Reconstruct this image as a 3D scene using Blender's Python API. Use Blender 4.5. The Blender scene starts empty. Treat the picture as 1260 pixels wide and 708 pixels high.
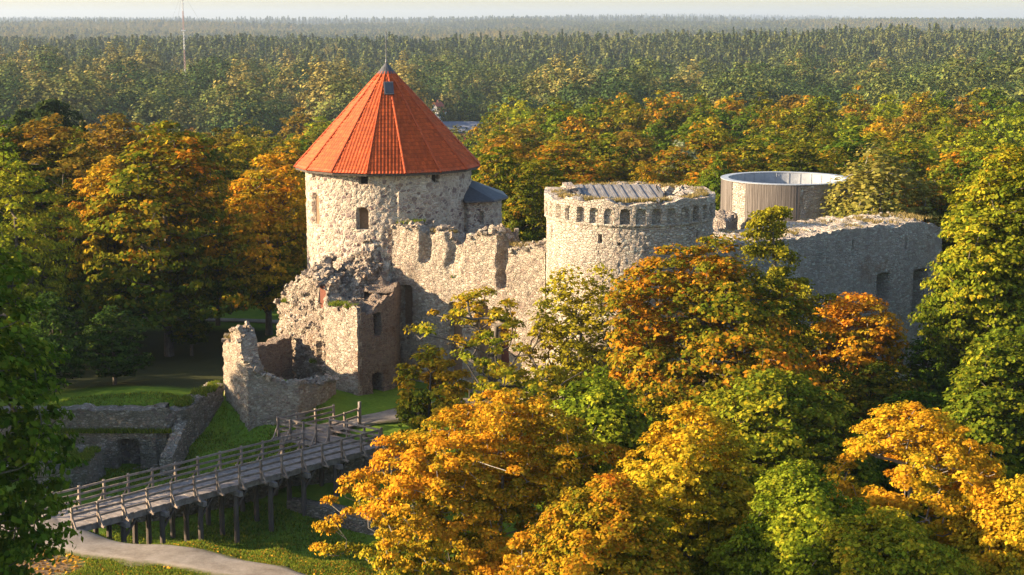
import bpy, math, random
import numpy as np
from math import radians as R, sin, cos, pi, sqrt, atan2

# ------------------------------------------------------------------ camera, sky, sun, exposure
sc = bpy.context.scene
COL = sc.collection
F, TH, CZ = 1900.0, R(9.9), 30.0           # focal length in photo pixels, pitch, eye height
cam = bpy.data.objects.new('camera', bpy.data.cameras.new('camera'))
COL.objects.link(cam)
cam.location = (0, 0, CZ)
cam.rotation_euler = (R(90) - TH, 0, 0)
cam.data.sensor_width = 36.0
cam.data.lens = 36.0 * F / 1260.0
cam.data.clip_start = 0.5
cam.data.clip_end = 40000.0
sc.camera = cam

SUN_EL, SUN_AZ = R(19.0), R(-96.0)         # azimuth from +Y, clockwise positive: the sun stands to the left
S = (sin(SUN_AZ) * cos(SUN_EL), cos(SUN_AZ) * cos(SUN_EL), sin(SUN_EL))
world = bpy.data.worlds.new('World')
sc.world = world
world.use_nodes = True
wn = world.node_tree
sky = wn.nodes.new('ShaderNodeTexSky')
sky.sky_type = 'NISHITA'
sky.sun_disc = False
sky.sun_elevation = SUN_EL
sky.sun_rotation = SUN_AZ
sky.air_density = 1.0
sky.dust_density = 1.2
sky.ozone_density = 1.0
wn.links.new(sky.outputs['Color'], wn.nodes['Background'].inputs['Color'])
wn.nodes['Background'].inputs['Strength'].default_value = 0.092
sun = bpy.data.objects.new('sun', bpy.data.lights.new('sun', 'SUN'))
COL.objects.link(sun)
from mathutils import Vector, Matrix
sun.rotation_euler = Vector(S).to_track_quat('Z', 'Y').to_euler()
sun.data.energy = 5.0
sun.data.angle = R(0.5)
sun.data.color = (1.0, 0.76, 0.47)
sc.view_settings.view_transform = 'Standard'
sc.view_settings.look = 'None'
sc.view_settings.exposure = 1.85
sc.view_settings.gamma = 1.0
cy = sc.cycles
cy.max_bounces = 5
cy.diffuse_bounces = 3
cy.glossy_bounces = 2
cy.transmission_bounces = 3
cy.volume_bounces = 0
cy.transparent_max_bounces = 4
cy.caustics_reflective = False
cy.caustics_refractive = False
cy.use_denoising = True

# ------------------------------------------------------------------ helpers
def ray(px, py):
    u = (px - 630) / F; v = (354 - py) / F
    return (u, cos(TH) + v * sin(TH), -sin(TH) + v * cos(TH))
def atY(px, py, Y):
    d = ray(px, py); t = Y / d[1]
    return (d[0] * t, Y, CZ + d[2] * t)
def atZ(px, py, z):
    d = ray(px, py); t = (z - CZ) / d[2]
    return (d[0] * t, d[1] * t, z)
def project(x, y, z):
    z = z - CZ
    f = y * cos(TH) - z * sin(TH); up = y * sin(TH) + z * cos(TH)
    return 630 + F * x / f, 354 - F * up / f
def tag(o, label, cat, group=None, kind=None):
    o['label'] = label; o['category'] = cat
    if group: o['group'] = group
    if kind: o['kind'] = kind
    return o
def thing(name, label, cat, loc=(0, 0, 0), group=None):
    o = bpy.data.objects.new(name, None); COL.objects.link(o)
    o.empty_display_size = 0.3
    o.location = loc
    return tag(o, label, cat, group)
def org(p):
    v = Vector((0, 0, 0))
    while p is not None:
        v = v + p.location; p = p.parent
    return v
def mesh_np(name, V, Fq, smooth=False, attrs=None):
    """V (n,3) array; Fq: (m,4) or (m,3) int array, or list of index lists"""
    me = bpy.data.meshes.new(name)
    V = np.asarray(V, dtype=np.float32)
    if isinstance(Fq, np.ndarray):
        k = Fq.shape[1]
        me.vertices.add(len(V)); me.vertices.foreach_set('co', V.ravel())
        me.loops.add(Fq.size); me.loops.foreach_set('vertex_index', Fq.astype(np.int32).ravel())
        me.polygons.add(len(Fq))
        me.polygons.foreach_set('loop_start', (np.arange(len(Fq)) * k).astype(np.int32))
        me.polygons.foreach_set('loop_total', np.full(len(Fq), k, dtype=np.int32))
        me.update(calc_edges=True)
    else:
        me.from_pydata([tuple(map(float, v)) for v in V], [], [tuple(f) for f in Fq])
        me.update()
    if attrs:
        for k_, (dom, arr) in attrs.items():
            a = me.attributes.new(k_, 'FLOAT', dom); a.data.foreach_set('value', np.asarray(arr, dtype=np.float32))
    if smooth:
        me.polygons.foreach_set('use_smooth', np.ones(len(me.polygons), dtype=bool))
    return me
def obj(name, V, Fq, mat, parent=None, smooth=False, loc=None, attrs=None):
    """one mesh object from world coordinates"""
    o0 = org(parent) if parent is not None else Vector(loc if loc is not None else (0, 0, 0))
    V = np.asarray(V, dtype=np.float64) - np.array(o0)
    me = mesh_np(name, V, Fq, smooth, attrs)
    if mat: me.materials.append(mat)
    o = bpy.data.objects.new(name, me); COL.objects.link(o)
    if parent is not None: o.parent = parent
    else: o.location = o0
    return o
class MB:
    def __init__(s): s.v = []; s.f = []
    def quad(s, a, b, c, d):
        n = len(s.v); s.v += [a, b, c, d]; s.f.append((n, n + 1, n + 2, n + 3))
    def poly(s, pts):
        n = len(s.v); s.v += list(pts); s.f.append(tuple(range(n, n + len(pts))))
    def hexa(s, b, t):
        n = len(s.v); s.v += list(b) + list(t)
        s.f += [(n+3, n+2, n+1, n), (n+4, n+5, n+6, n+7)]
        for i in range(4):
            j = (i + 1) % 4; s.f.append((n + i, n + j, n + 4 + j, n + 4 + i))
    def box(s, c, size, rz=0.0):
        hx, hy, hz = size[0] / 2, size[1] / 2, size[2] / 2; ca, sa = cos(rz), sin(rz)
        def p(x, y, z): return (c[0] + x * ca - y * sa, c[1] + x * sa + y * ca, c[2] + z)
        s.hexa([p(-hx, -hy, -hz), p(hx, -hy, -hz), p(hx, hy, -hz), p(-hx, hy, -hz)],
               [p(-hx, -hy, hz), p(hx, -hy, hz), p(hx, hy, hz), p(-hx, hy, hz)])
    def beam(s, a, b, w, h, roll_up=(0, 0, 1)):
        a = Vector(a); b = Vector(b); d = (b - a).normalized(); up = Vector(roll_up)
        if abs(d.dot(up)) > 0.98: up = Vector((0.7, 0.7, 0))
        x = d.cross(up).normalized() * (w / 2); y = x.cross(d).normalized() * (h / 2)
        q = lambda p: [tuple(p - x - y), tuple(p + x - y), tuple(p + x + y), tuple(p - x + y)]
        s.hexa(q(a), q(b))
    def tube(s, a, b, ra, rb, n=7):
        a = Vector(a); b = Vector(b); d = (b - a).normalized()
        up = Vector((0, 0, 1)) if abs(d.z) < 0.9 else Vector((1, 0, 0))
        x = d.cross(up).normalized(); y = x.cross(d)
        k = len(s.v)
        for p, r in ((a, ra), (b, rb)):
            for i in range(n):
                t = 2 * pi * i / n; s.v.append(tuple(p + x * (r * cos(t)) + y * (r * sin(t))))
        for i in range(n):
            j = (i + 1) % n; s.f.append((k + i, k + j, k + n + j, k + n + i))
        s.f.append(tuple(range(k + n - 1, k - 1, -1))); s.f.append(tuple(range(k + n, k + 2 * n)))
    def build(s, name, mat, parent=None, smooth=False, loc=None):
        return obj(name, s.v, s.f, mat, parent, smooth, loc)

# numpy noise ------------------------------------------------------
def h32(ix, iy, iz, seed):
    x = (ix.astype(np.int64) * 374761393 + iy.astype(np.int64) * 668265263 + iz.astype(np.int64) * 2147483647 + seed * 974711) & 0xFFFFFFFF
    x = ((x ^ (x >> 13)) * 1274126177) & 0xFFFFFFFF
    x = ((x ^ (x >> 16)) * 2246822519) & 0xFFFFFFFF
    x = x ^ (x >> 15)
    return (x & 0xFFFFFF) / float(0x1000000)
def vnoise(P, scale, seed=0):
    P = np.asarray(P) / scale
    i = np.floor(P).astype(np.int64); f = P - i; f = f * f * (3 - 2 * f)
    out = 0
    for dx in (0, 1):
        for dy in (0, 1):
            for dz in (0, 1):
                w = (f[..., 0] if dx else 1 - f[..., 0]) * (f[..., 1] if dy else 1 - f[..., 1]) * (f[..., 2] if dz else 1 - f[..., 2])
                out = out + w * h32(i[..., 0] + dx, i[..., 1] + dy, i[..., 2] + dz, seed)
    return out * 2 - 1
def fbm(P, scale, seed=0, oct=3):
    o = 0; a = 1.0; t = 0
    for k in range(oct):
        o = o + a * vnoise(P, scale / 2 ** k, seed + k * 17); t += a; a *= 0.55
    return o / t
def worley(P, scale, seed=0):
    P = np.asarray(P) / scale
    i = np.floor(P).astype(np.int64)
    f1 = np.full(P.shape[:-1], 9.0); f2 = f1.copy(); cid = np.zeros(P.shape[:-1])
    for dx in (-1, 0, 1):
        for dy in (-1, 0, 1):
            for dz in (-1, 0, 1):
                cx, cy_, cz = i[..., 0] + dx, i[..., 1] + dy, i[..., 2] + dz
                qx = cx + h32(cx, cy_, cz, seed); qy = cy_ + h32(cx, cy_, cz, seed + 1); qz = cz + h32(cx, cy_, cz, seed + 2)
                d = np.sqrt((P[..., 0] - qx) ** 2 + (P[..., 1] - qy) ** 2 + (P[..., 2] - qz) ** 2)
                near = d < f1
                f2 = np.where(near, f1, np.minimum(f2, d)); f1 = np.where(near, d, f1)
                cid = np.where(near, h32(cx, cy_, cz, seed + 5), cid)
    return f1, f2, cid

# materials --------------------------------------------------------
def nmat(name):
    m = bpy.data.materials.new(name); m.use_nodes = True
    nt = m.node_tree; bs = nt.nodes['Principled BSDF']
    bs.inputs['Specular IOR Level'].default_value = 0.25
    bs.inputs['Roughness'].default_value = 0.9
    return m, nt, bs
def nd(nt, typ, **kw):
    n = nt.nodes.new(typ)
    for k, v in kw.items():
        if k in n.inputs: n.inputs[k].default_value = v
        else: setattr(n, k, v)
    return n
def ramp(nt, stops, interp='LINEAR'):
    r = nt.nodes.new('ShaderNodeValToRGB'); r.color_ramp.interpolation = interp
    e = r.color_ramp.elements
    while len(e) > len(stops): e.remove(e[-1])
    while len(e) < len(stops): e.new(1.0)
    for el, (p, c) in zip(e, stops):
        el.position = p; el.color = (c[0], c[1], c[2], 1)
    return r
def mixc(nt, fac, a, b, blend='MIX'):
    m = nt.nodes.new('ShaderNodeMix'); m.data_type = 'RGBA'; m.blend_type = blend
    for sock, v in ((m.inputs[0], fac), (m.inputs[6], a), (m.inputs[7], b)):
        if hasattr(v, 'is_output'): nt.links.new(v, sock)
        elif isinstance(v, (int, float)): sock.default_value = v
        else: sock.default_value = (v[0], v[1], v[2], 1)
    return m.outputs[2]
def stone_mat(name, mortar, stones, cell=0.36, stain=(0.12, 0.11, 0.10), stain_amt=0.45, flat=1.0, mortar_w=0.06, bump=0.6, patch=(0.72, 0.55, 0.44), boulder=0.6):
    m, nt, bs = nmat(name); L = nt.links.new
    tc = nd(nt, 'ShaderNodeTexCoord'); mp = nd(nt, 'ShaderNodeMapping'); L(tc.outputs['Object'], mp.inputs['Vector'])
    mp.inputs['Scale'].default_value = (1, 1, flat)
    nz0 = nd(nt, 'ShaderNodeTexNoise', Scale=2.2, Detail=2.0); L(mp.outputs[0], nz0.inputs['Vector'])
    dis = nd(nt, 'ShaderNodeMixRGB' if False else 'ShaderNodeVectorMath', operation='MULTIPLY_ADD')
    L(nz0.outputs['Color'], dis.inputs[0]); dis.inputs[1].default_value = (0.22, 0.22, 0.22); L(mp.outputs[0], dis.inputs[2])
    vo = nd(nt, 'ShaderNodeTexVoronoi', Scale=1.0 / cell); L(dis.outputs[0], vo.inputs['Vector'])
    ve = nd(nt, 'ShaderNodeTexVoronoi', Scale=1.0 / cell, feature='DISTANCE_TO_EDGE'); L(dis.outputs[0], ve.inputs['Vector'])
    rp = ramp(nt, [(i / max(1, len(stones) - 1) * 0.9, c) for i, c in enumerate(stones)])
    sp = nd(nt, 'ShaderNodeSeparateColor'); L(vo.outputs['Color'], sp.inputs[0]); L(sp.outputs[0], rp.inputs[0])
    # fine mottling in each stone
    nz1 = nd(nt, 'ShaderNodeTexNoise', Scale=7.0, Detail=6.0, Roughness=0.78); L(mp.outputs[0], nz1.inputs['Vector'])
    mr = nd(nt, 'ShaderNodeMapRange'); mr.inputs[1].default_value = 0.3; mr.inputs[2].default_value = 0.7; mr.inputs[3].default_value = 0.50; mr.inputs[4].default_value = 1.36
    L(nz1.outputs['Fac'], mr.inputs[0])
    c1 = mixc(nt, 1.0, rp.outputs[0], mr.outputs[0], 'MULTIPLY')
    me_ = nd(nt, 'ShaderNodeMapRange'); me_.inputs[1].default_value = mortar_w * 0.4; me_.inputs[2].default_value = mortar_w * 1.6
    L(ve.outputs['Distance'], me_.inputs[0])
    # mortar fills some areas wholly (old render)
    nz2 = nd(nt, 'ShaderNodeTexNoise', Scale=0.45, Detail=5.0, Roughness=0.6); L(mp.outputs[0], nz2.inputs['Vector'])
    mr2 = nd(nt, 'ShaderNodeMapRange'); mr2.inputs[1].default_value = 0.48; mr2.inputs[2].default_value = 0.66; mr2.inputs[3].default_value = 1.0; mr2.inputs[4].default_value = 0.45
    L(nz2.outputs['Fac'], mr2.inputs[0])
    ml = nd(nt, 'ShaderNodeMath', operation='MULTIPLY'); L(me_.outputs[0], ml.inputs[0]); L(mr2.outputs[0], ml.inputs[1])
    c2 = mixc(nt, ml.outputs[0], mortar, c1)
    # weathering stains
    nz3 = nd(nt, 'ShaderNodeTexNoise', Scale=0.8, Detail=6.0, Roughness=0.7)
    mp3 = nd(nt, 'ShaderNodeMapping'); mp3.inputs['Scale'].default_value = (1, 1, 0.35); L(tc.outputs['Object'], mp3.inputs['Vector']); L(mp3.outputs[0], nz3.inputs['Vector'])
    mr3 = nd(nt, 'ShaderNodeMapRange'); mr3.inputs[1].default_value = 0.5; mr3.inputs[2].default_value = 0.72; mr3.inputs[4].default_value = stain_amt
    L(nz3.outputs['Fac'], mr3.inputs[0])
    c3 = mixc(nt, mr3.outputs[0], c2, stain)
    if patch:   # patches of brick repair and scattered field boulders
        n4 = nd(nt, 'ShaderNodeTexNoise', Scale=0.33, Detail=5.0, Roughness=0.65); mp4 = nd(nt, 'ShaderNodeMapping'); mp4.inputs['Location'].default_value = (31, 7, 11); L(tc.outputs['Object'], mp4.inputs['Vector']); L(mp4.outputs[0], n4.inputs['Vector'])
        m4 = nd(nt, 'ShaderNodeMapRange'); m4.inputs[1].default_value = 0.57; m4.inputs[2].default_value = 0.66; m4.inputs[4].default_value = 0.6; L(n4.outputs['Fac'], m4.inputs[0])
        c3 = mixc(nt, m4.outputs[0], c3, mixc(nt, 1.0, c3, patch, 'MULTIPLY'))
        vb = nd(nt, 'ShaderNodeTexVoronoi', Scale=1.7); L(dis.outputs[0], vb.inputs['Vector'])
        sb = nd(nt, 'ShaderNodeSeparateColor'); L(vb.outputs['Color'], sb.inputs[0])
        g1 = nd(nt, 'ShaderNodeMath', operation='GREATER_THAN'); L(sb.outputs[1], g1.inputs[0]); g1.inputs[1].default_value = 0.72
        g2 = nd(nt, 'ShaderNodeMath', operation='LESS_THAN'); L(vb.outputs['Distance'], g2.inputs[0]); g2.inputs[1].default_value = 0.42
        g3 = nd(nt, 'ShaderNodeMath', operation='MULTIPLY'); L(g1.outputs[0], g3.inputs[0]); L(g2.outputs[0], g3.inputs[1])
        g4 = nd(nt, 'ShaderNodeMath', operation='MULTIPLY'); L(g3.outputs[0], g4.inputs[0]); g4.inputs[1].default_value = boulder
        rb = ramp(nt, [(0.0, (0.13, 0.09, 0.085)), (0.5, (0.22, 0.16, 0.14)), (1.0, (0.30, 0.24, 0.22))]); L(sb.outputs[2], rb.inputs[0])
        c3 = mixc(nt, g4.outputs[0], c3, rb.outputs[0])
    L(c3, bs.inputs['Base Color'])
    bp = nd(nt, 'ShaderNodeBump', Strength=min(1.0, bump * 1.4), Distance=0.13)
    hh = nd(nt, 'ShaderNodeMath', operation='ADD'); L(me_.outputs[0], hh.inputs[0]); L(nz1.outputs['Fac'], hh.inputs[1])
    L(hh.outputs[0], bp.inputs['Height']); L(bp.outputs[0], bs.inputs['Normal'])
    return m
def noise_mat(name, stops, scale=3.0, detail=5.0, rough=0.9, stretch=(1, 1, 1), bump=0.3, spec=0.2, dist=0.02):
    m, nt, bs = nmat(name); L = nt.links.new
    tc = nd(nt, 'ShaderNodeTexCoord'); mp = nd(nt, 'ShaderNodeMapping'); mp.inputs['Scale'].default_value = stretch
    L(tc.outputs['Object'], mp.inputs['Vector'])
    nz = nd(nt, 'ShaderNodeTexNoise', Scale=scale, Detail=detail, Roughness=0.65); L(mp.outputs[0], nz.inputs['Vector'])
    rp = ramp(nt, stops); L(nz.outputs['Fac'], rp.inputs[0]); L(rp.outputs[0], bs.inputs['Base Color'])
    bs.inputs['Roughness'].default_value = rough; bs.inputs['Specular IOR Level'].default_value = spec
    if bump:
        bp = nd(nt, 'ShaderNodeBump', Strength=bump, Distance=dist); L(nz.outputs['Fac'], bp.inputs['Height']); L(bp.outputs[0], bs.inputs['Normal'])
    return m
def leaf_mat(name, cols, transl=0.38, jitter=0.25, vlo=0.55, vhi=1.4):
    m = bpy.data.materials.new(name); m.use_nodes = True; nt = m.node_tree; L = nt.links.new
    for n in list(nt.nodes): nt.nodes.remove(n)
    out = nd(nt, 'ShaderNodeOutputMaterial')
    at = nd(nt, 'ShaderNodeAttribute', attribute_name='mixv'); av = nd(nt, 'ShaderNodeAttribute', attribute_name='varv')
    oi = nd(nt, 'ShaderNodeObjectInfo')
    ma = nd(nt, 'ShaderNodeMath', operation='MULTIPLY_ADD'); L(oi.outputs['Random'], ma.inputs[0]); ma.inputs[1].default_value = jitter; ma.inputs[2].default_value = -jitter / 2
    ad = nd(nt, 'ShaderNodeMath', operation='ADD'); L(at.outputs['Fac'], ad.inputs[0]); L(ma.outputs[0], ad.inputs[1])
    cols = [tuple(k * 0.86 for k in c) for c in cols]
    rp = ramp(nt, [(i / (len(cols) - 1), c) for i, c in enumerate(cols)]); L(ad.outputs[0], rp.inputs[0])
    mr = nd(nt, 'ShaderNodeMapRange'); mr.inputs[3].default_value = vlo; mr.inputs[4].default_value = vhi; L(av.outputs['Fac'], mr.inputs[0])
    c = mixc(nt, 1.0, rp.outputs[0], mr.outputs[0], 'MULTIPLY')
    df = nd(nt, 'ShaderNodeBsdfDiffuse'); tr = nd(nt, 'ShaderNodeBsdfTranslucent'); L(c, df.inputs['Color']); L(c, tr.inputs['Color'])
    mx = nd(nt, 'ShaderNodeMixShader'); mx.inputs[0].default_value = transl
    L(df.outputs[0], mx.inputs[1]); L(tr.outputs[0], mx.inputs[2]); L(mx.outputs[0], out.inputs['Surface'])
    return m

M = {}
M['tower'] = stone_mat('tower_stone', (0.508, 0.437, 0.359), [(0.530, 0.459, 0.370), (0.250, 0.172, 0.153), (0.599, 0.526, 0.435), (0.288, 0.213, 0.184), (0.519, 0.448, 0.359), (0.177, 0.122, 0.125)], 0.35, stain_amt=0.30, flat=1.25, mortar_w=0.09, bump=0.6, boulder=0.75)
M['rubble'] = stone_mat('rubble_stone', (0.323, 0.263, 0.207), [(0.569, 0.489, 0.389), (0.264, 0.192, 0.155), (0.672, 0.589, 0.487), (0.284, 0.200, 0.159), (0.517, 0.439, 0.353)], 0.27, stain_amt=0.35, flat=1.4, mortar_w=0.12, bump=1.0)
M['wall'] = stone_mat('curtain_stone', (0.439, 0.370, 0.293), [(0.461, 0.392, 0.315), (0.281, 0.201, 0.166), (0.599, 0.526, 0.424), (0.323, 0.224, 0.174), (0.542, 0.470, 0.380)], 0.28, stain_amt=0.40, flat=1.5, mortar_w=0.08, bump=0.9, boulder=0.35)
M['lime'] = stone_mat('limestone', (0.431, 0.367, 0.307), [(0.574, 0.506, 0.418), (0.366, 0.308, 0.267), (0.600, 0.600, 0.515), (0.365, 0.292, 0.258), (0.599, 0.531, 0.454)], 0.34, stain_amt=0.40, flat=2.0, mortar_w=0.08, bump=0.9, boulder=0.25)
M['brickish'] = stone_mat('brick_core', (0.280, 0.224, 0.179), [(0.269, 0.168, 0.123), (0.168, 0.112, 0.090), (0.358, 0.269, 0.202), (0.246, 0.190, 0.157)], 0.24, stain_amt=0.3, flat=2.2, mortar_w=0.10, bump=0.9)
M['mossy'] = stone_mat('mossy_stone', (0.239, 0.211, 0.168), [(0.421, 0.379, 0.309), (0.168, 0.140, 0.119), (0.534, 0.478, 0.408), (0.253, 0.184, 0.155), (0.449, 0.394, 0.337)], 0.27, stain=(0.084, 0.092, 0.063), stain_amt=0.5, flat=1.6, mortar_w=0.12, bump=1.0)
M['brick'] = noise_mat('red_brick', [(0.3, (0.10, 0.038, 0.026)), (0.6, (0.16, 0.06, 0.04)), (0.8, (0.20, 0.10, 0.065))], 8, stretch=(1, 1, 3))
M['infill'] = noise_mat('window_infill', [(0.3, (0.13, 0.08, 0.05)), (0.6, (0.22, 0.14, 0.09)), (0.8, (0.28, 0.20, 0.14))], 5, stretch=(1, 1, 2))
M['dark'] = noise_mat('recess_shade', [(0.3, (0.02, 0.017, 0.015)), (0.7, (0.05, 0.04, 0.035))], 4)  # near-black colour stands in for the shade inside open window recesses
M['shutter'] = noise_mat('brown_shutter', [(0.3, (0.14, 0.06, 0.035)), (0.7, (0.22, 0.10, 0.06))], 4, stretch=(4, 4, .5))
M['timber'] = noise_mat('grey_timber', [(0.3, (0.13, 0.112, 0.105)), (0.55, (0.24, 0.212, 0.20)), (0.8, (0.34, 0.305, 0.285))], 3.0, stretch=(1, 1, 1), bump=0.3)
M['rail'] = noise_mat('rail_timber', [(0.3, (0.13, 0.10, 0.085)), (0.55, (0.24, 0.195, 0.165)), (0.8, (0.35, 0.295, 0.25))], 2.5, bump=0.3)
M['pile'] = noise_mat('pile_timber', [(0.3, (0.06, 0.05, 0.045)), (0.6, (0.12, 0.10, 0.09)), (0.8, (0.18, 0.16, 0.14))], 3.0, stretch=(2, 2, .3))
M['cladding'] = noise_mat('silver_boards', [(0.3, (0.055, 0.047, 0.043)), (0.5, (0.115, 0.10, 0.092)), (0.75, (0.21, 0.187, 0.172))], 2.2, stretch=(3.5, 3.5, .12), bump=0.4)
M['planks'] = noise_mat('roof_planks', [(0.3, (0.10, 0.097, 0.10)), (0.5, (0.17, 0.165, 0.17)), (0.75, (0.25, 0.245, 0.25))], 2.0, stretch=(2, .3, 1), bump=0.4)
M['zinc'] = noise_mat('zinc_sheet', [(0.3, (0.22, 0.24, 0.28)), (0.7, (0.32, 0.34, 0.38))], 1.5, rough=0.45, bump=0.05, spec=0.5)
M['slate'] = noise_mat('slate_blue', [(0.3, (0.032, 0.034, 0.042)), (0.7, (0.065, 0.068, 0.08))], 3.0, rough=0.6, bump=0.3, spec=0.4)
M['metal'] = noise_mat('dark_metal', [(0.3, (0.05, 0.055, 0.07)), (0.7, (0.08, 0.085, 0.10))], 3.0, rough=0.5, bump=0.0, spec=0.5)
M['glass'] = noise_mat('skylight_glass', [(0.3, (0.02, 0.025, 0.035)), (0.7, (0.03, 0.035, 0.05))], 1.0, rough=0.12, bump=0.0, spec=0.5)
M['bark'] = noise_mat('bark', [(0.3, (0.05, 0.042, 0.035)), (0.6, (0.11, 0.095, 0.08)), (0.8, (0.17, 0.15, 0.13))], 3.0, stretch=(3, 3, .6), bump=0.6)
M['bark_pale'] = noise_mat('pale_bark', [(0.3, (0.16, 0.14, 0.12)), (0.6, (0.26, 0.24, 0.21)), (0.8, (0.36, 0.33, 0.30))], 3.0, stretch=(3, 3, .6), bump=0.5)
M['straw'] = noise_mat('dry_weeds', [(0.3, (0.16, 0.13, 0.06)), (0.7, (0.30, 0.24, 0.12))], 2.0, bump=0)
M['path'] = noise_mat('gravel_path', [(0.25, (0.10, 0.08, 0.06)), (0.48, (0.22, 0.185, 0.15)), (0.75, (0.34, 0.295, 0.25))], 0.9, detail=9, bump=0.4)
M['wfall'] = noise_mat('white_wall', [(0.3, (0.62, 0.62, 0.60)), (0.7, (0.74, 0.74, 0.72))], 1.0, bump=0)
M['greywall'] = noise_mat('grey_wall', [(0.3, (0.36, 0.38, 0.40)), (0.7, (0.44, 0.46, 0.48))], 1.0, bump=0)
M['redroof'] = noise_mat('red_roof', [(0.3, (0.30, 0.055, 0.03)), (0.7, (0.40, 0.09, 0.05))], 2.0, bump=0.1)
M['blueroof'] = noise_mat('blue_grey_roof', [(0.3, (0.12, 0.14, 0.19)), (0.7, (0.17, 0.19, 0.24))], 1.0, bump=0)
M['red'] = noise_mat('mast_red', [(0.3, (0.36, 0.24, 0.22)), (0.7, (0.40, 0.28, 0.26))], 2.0, bump=0)
M['white'] = noise_mat('mast_white', [(0.3, (0.50, 0.50, 0.50)), (0.7, (0.58, 0.58, 0.58))], 2.0, bump=0)

def path_mat():
    m, nt, bs = nmat('gravel_path'); L = nt.links.new
    tc = nd(nt, 'ShaderNodeTexCoord')
    n1 = nd(nt, 'ShaderNodeTexNoise', Scale=0.7, Detail=9.0, Roughness=0.7); L(tc.outputs['Object'], n1.inputs['Vector'])
    n2 = nd(nt, 'ShaderNodeTexNoise', Scale=6.0, Detail=6.0, Roughness=0.75); L(tc.outputs['Object'], n2.inputs['Vector'])
    g = ramp(nt, [(0.28, (0.12, 0.095, 0.07)), (0.46, (0.21, 0.178, 0.145)), (0.62, (0.27, 0.235, 0.20)), (0.8, (0.34, 0.30, 0.26))]); L(n1.outputs['Fac'], g.inputs[0])
    c = mixc(nt, 0.45, g.outputs[0], n2.outputs['Fac'], 'OVERLAY')
    ed = nd(nt, 'ShaderNodeAttribute', attribute_name='edge')
    ad = nd(nt, 'ShaderNodeMath', operation='MULTIPLY_ADD'); L(n1.outputs['Fac'], ad.inputs[0]); ad.inputs[1].default_value = 1.1; L(ed.outputs['Fac'], ad.inputs[2])
    mr = nd(nt, 'ShaderNodeMapRange'); mr.inputs[1].default_value = 1.05; mr.inputs[2].default_value = 1.35; L(ad.outputs[0], mr.inputs[0])
    d = ramp(nt, [(0.4, (0.07, 0.085, 0.02)), (0.6, (0.13, 0.10, 0.055))]); L(n2.outputs['Fac'], d.inputs[0])
    c = mixc(nt, mr.outputs[0], c, d.outputs[0]); L(c, bs.inputs['Base Color'])
    bp = nd(nt, 'ShaderNodeBump', Strength=0.5, Distance=0.05); L(n2.outputs['Fac'], bp.inputs['Height']); L(bp.outputs[0], bs.inputs['Normal'])
    return m
M['path'] = path_mat()
def tile_mat():
    m, nt, bs = nmat('orange_red_tiles'); L = nt.links.new
    tc = nd(nt, 'ShaderNodeTexCoord')
    nz = nd(nt, 'ShaderNodeTexNoise', Scale=5.0, Detail=3.0); L(tc.outputs['Object'], nz.inputs['Vector'])
    n2 = nd(nt, 'ShaderNodeTexNoise', Scale=0.7, Detail=7.0, Roughness=0.7); L(tc.outputs['Object'], n2.inputs['Vector'])
    rp = ramp(nt, [(0.3, (0.38, 0.058, 0.014)), (0.6, (0.46, 0.082, 0.019)), (0.8, (0.52, 0.105, 0.028))]); L(nz.outputs['Fac'], rp.inputs[0])
    mr = nd(nt, 'ShaderNodeMapRange'); mr.inputs[1].default_value = 0.3; mr.inputs[2].default_value = 0.7; mr.inputs[3].default_value = 0.72; mr.inputs[4].default_value = 1.16; L(n2.outputs['Fac'], mr.inputs[0])
    c = mixc(nt, 1.0, rp.outputs[0], mr.outputs[0], 'MULTIPLY')
    at = nd(nt, 'ShaderNodeAttribute', attribute_name='tone'); c = mixc(nt, 1.0, c, at.outputs['Fac'], 'MULTIPLY'); L(c, bs.inputs['Base Color'])
    bs.inputs['Roughness'].default_value = 0.65
    return m
M['tile'] = tile_mat()
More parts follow.
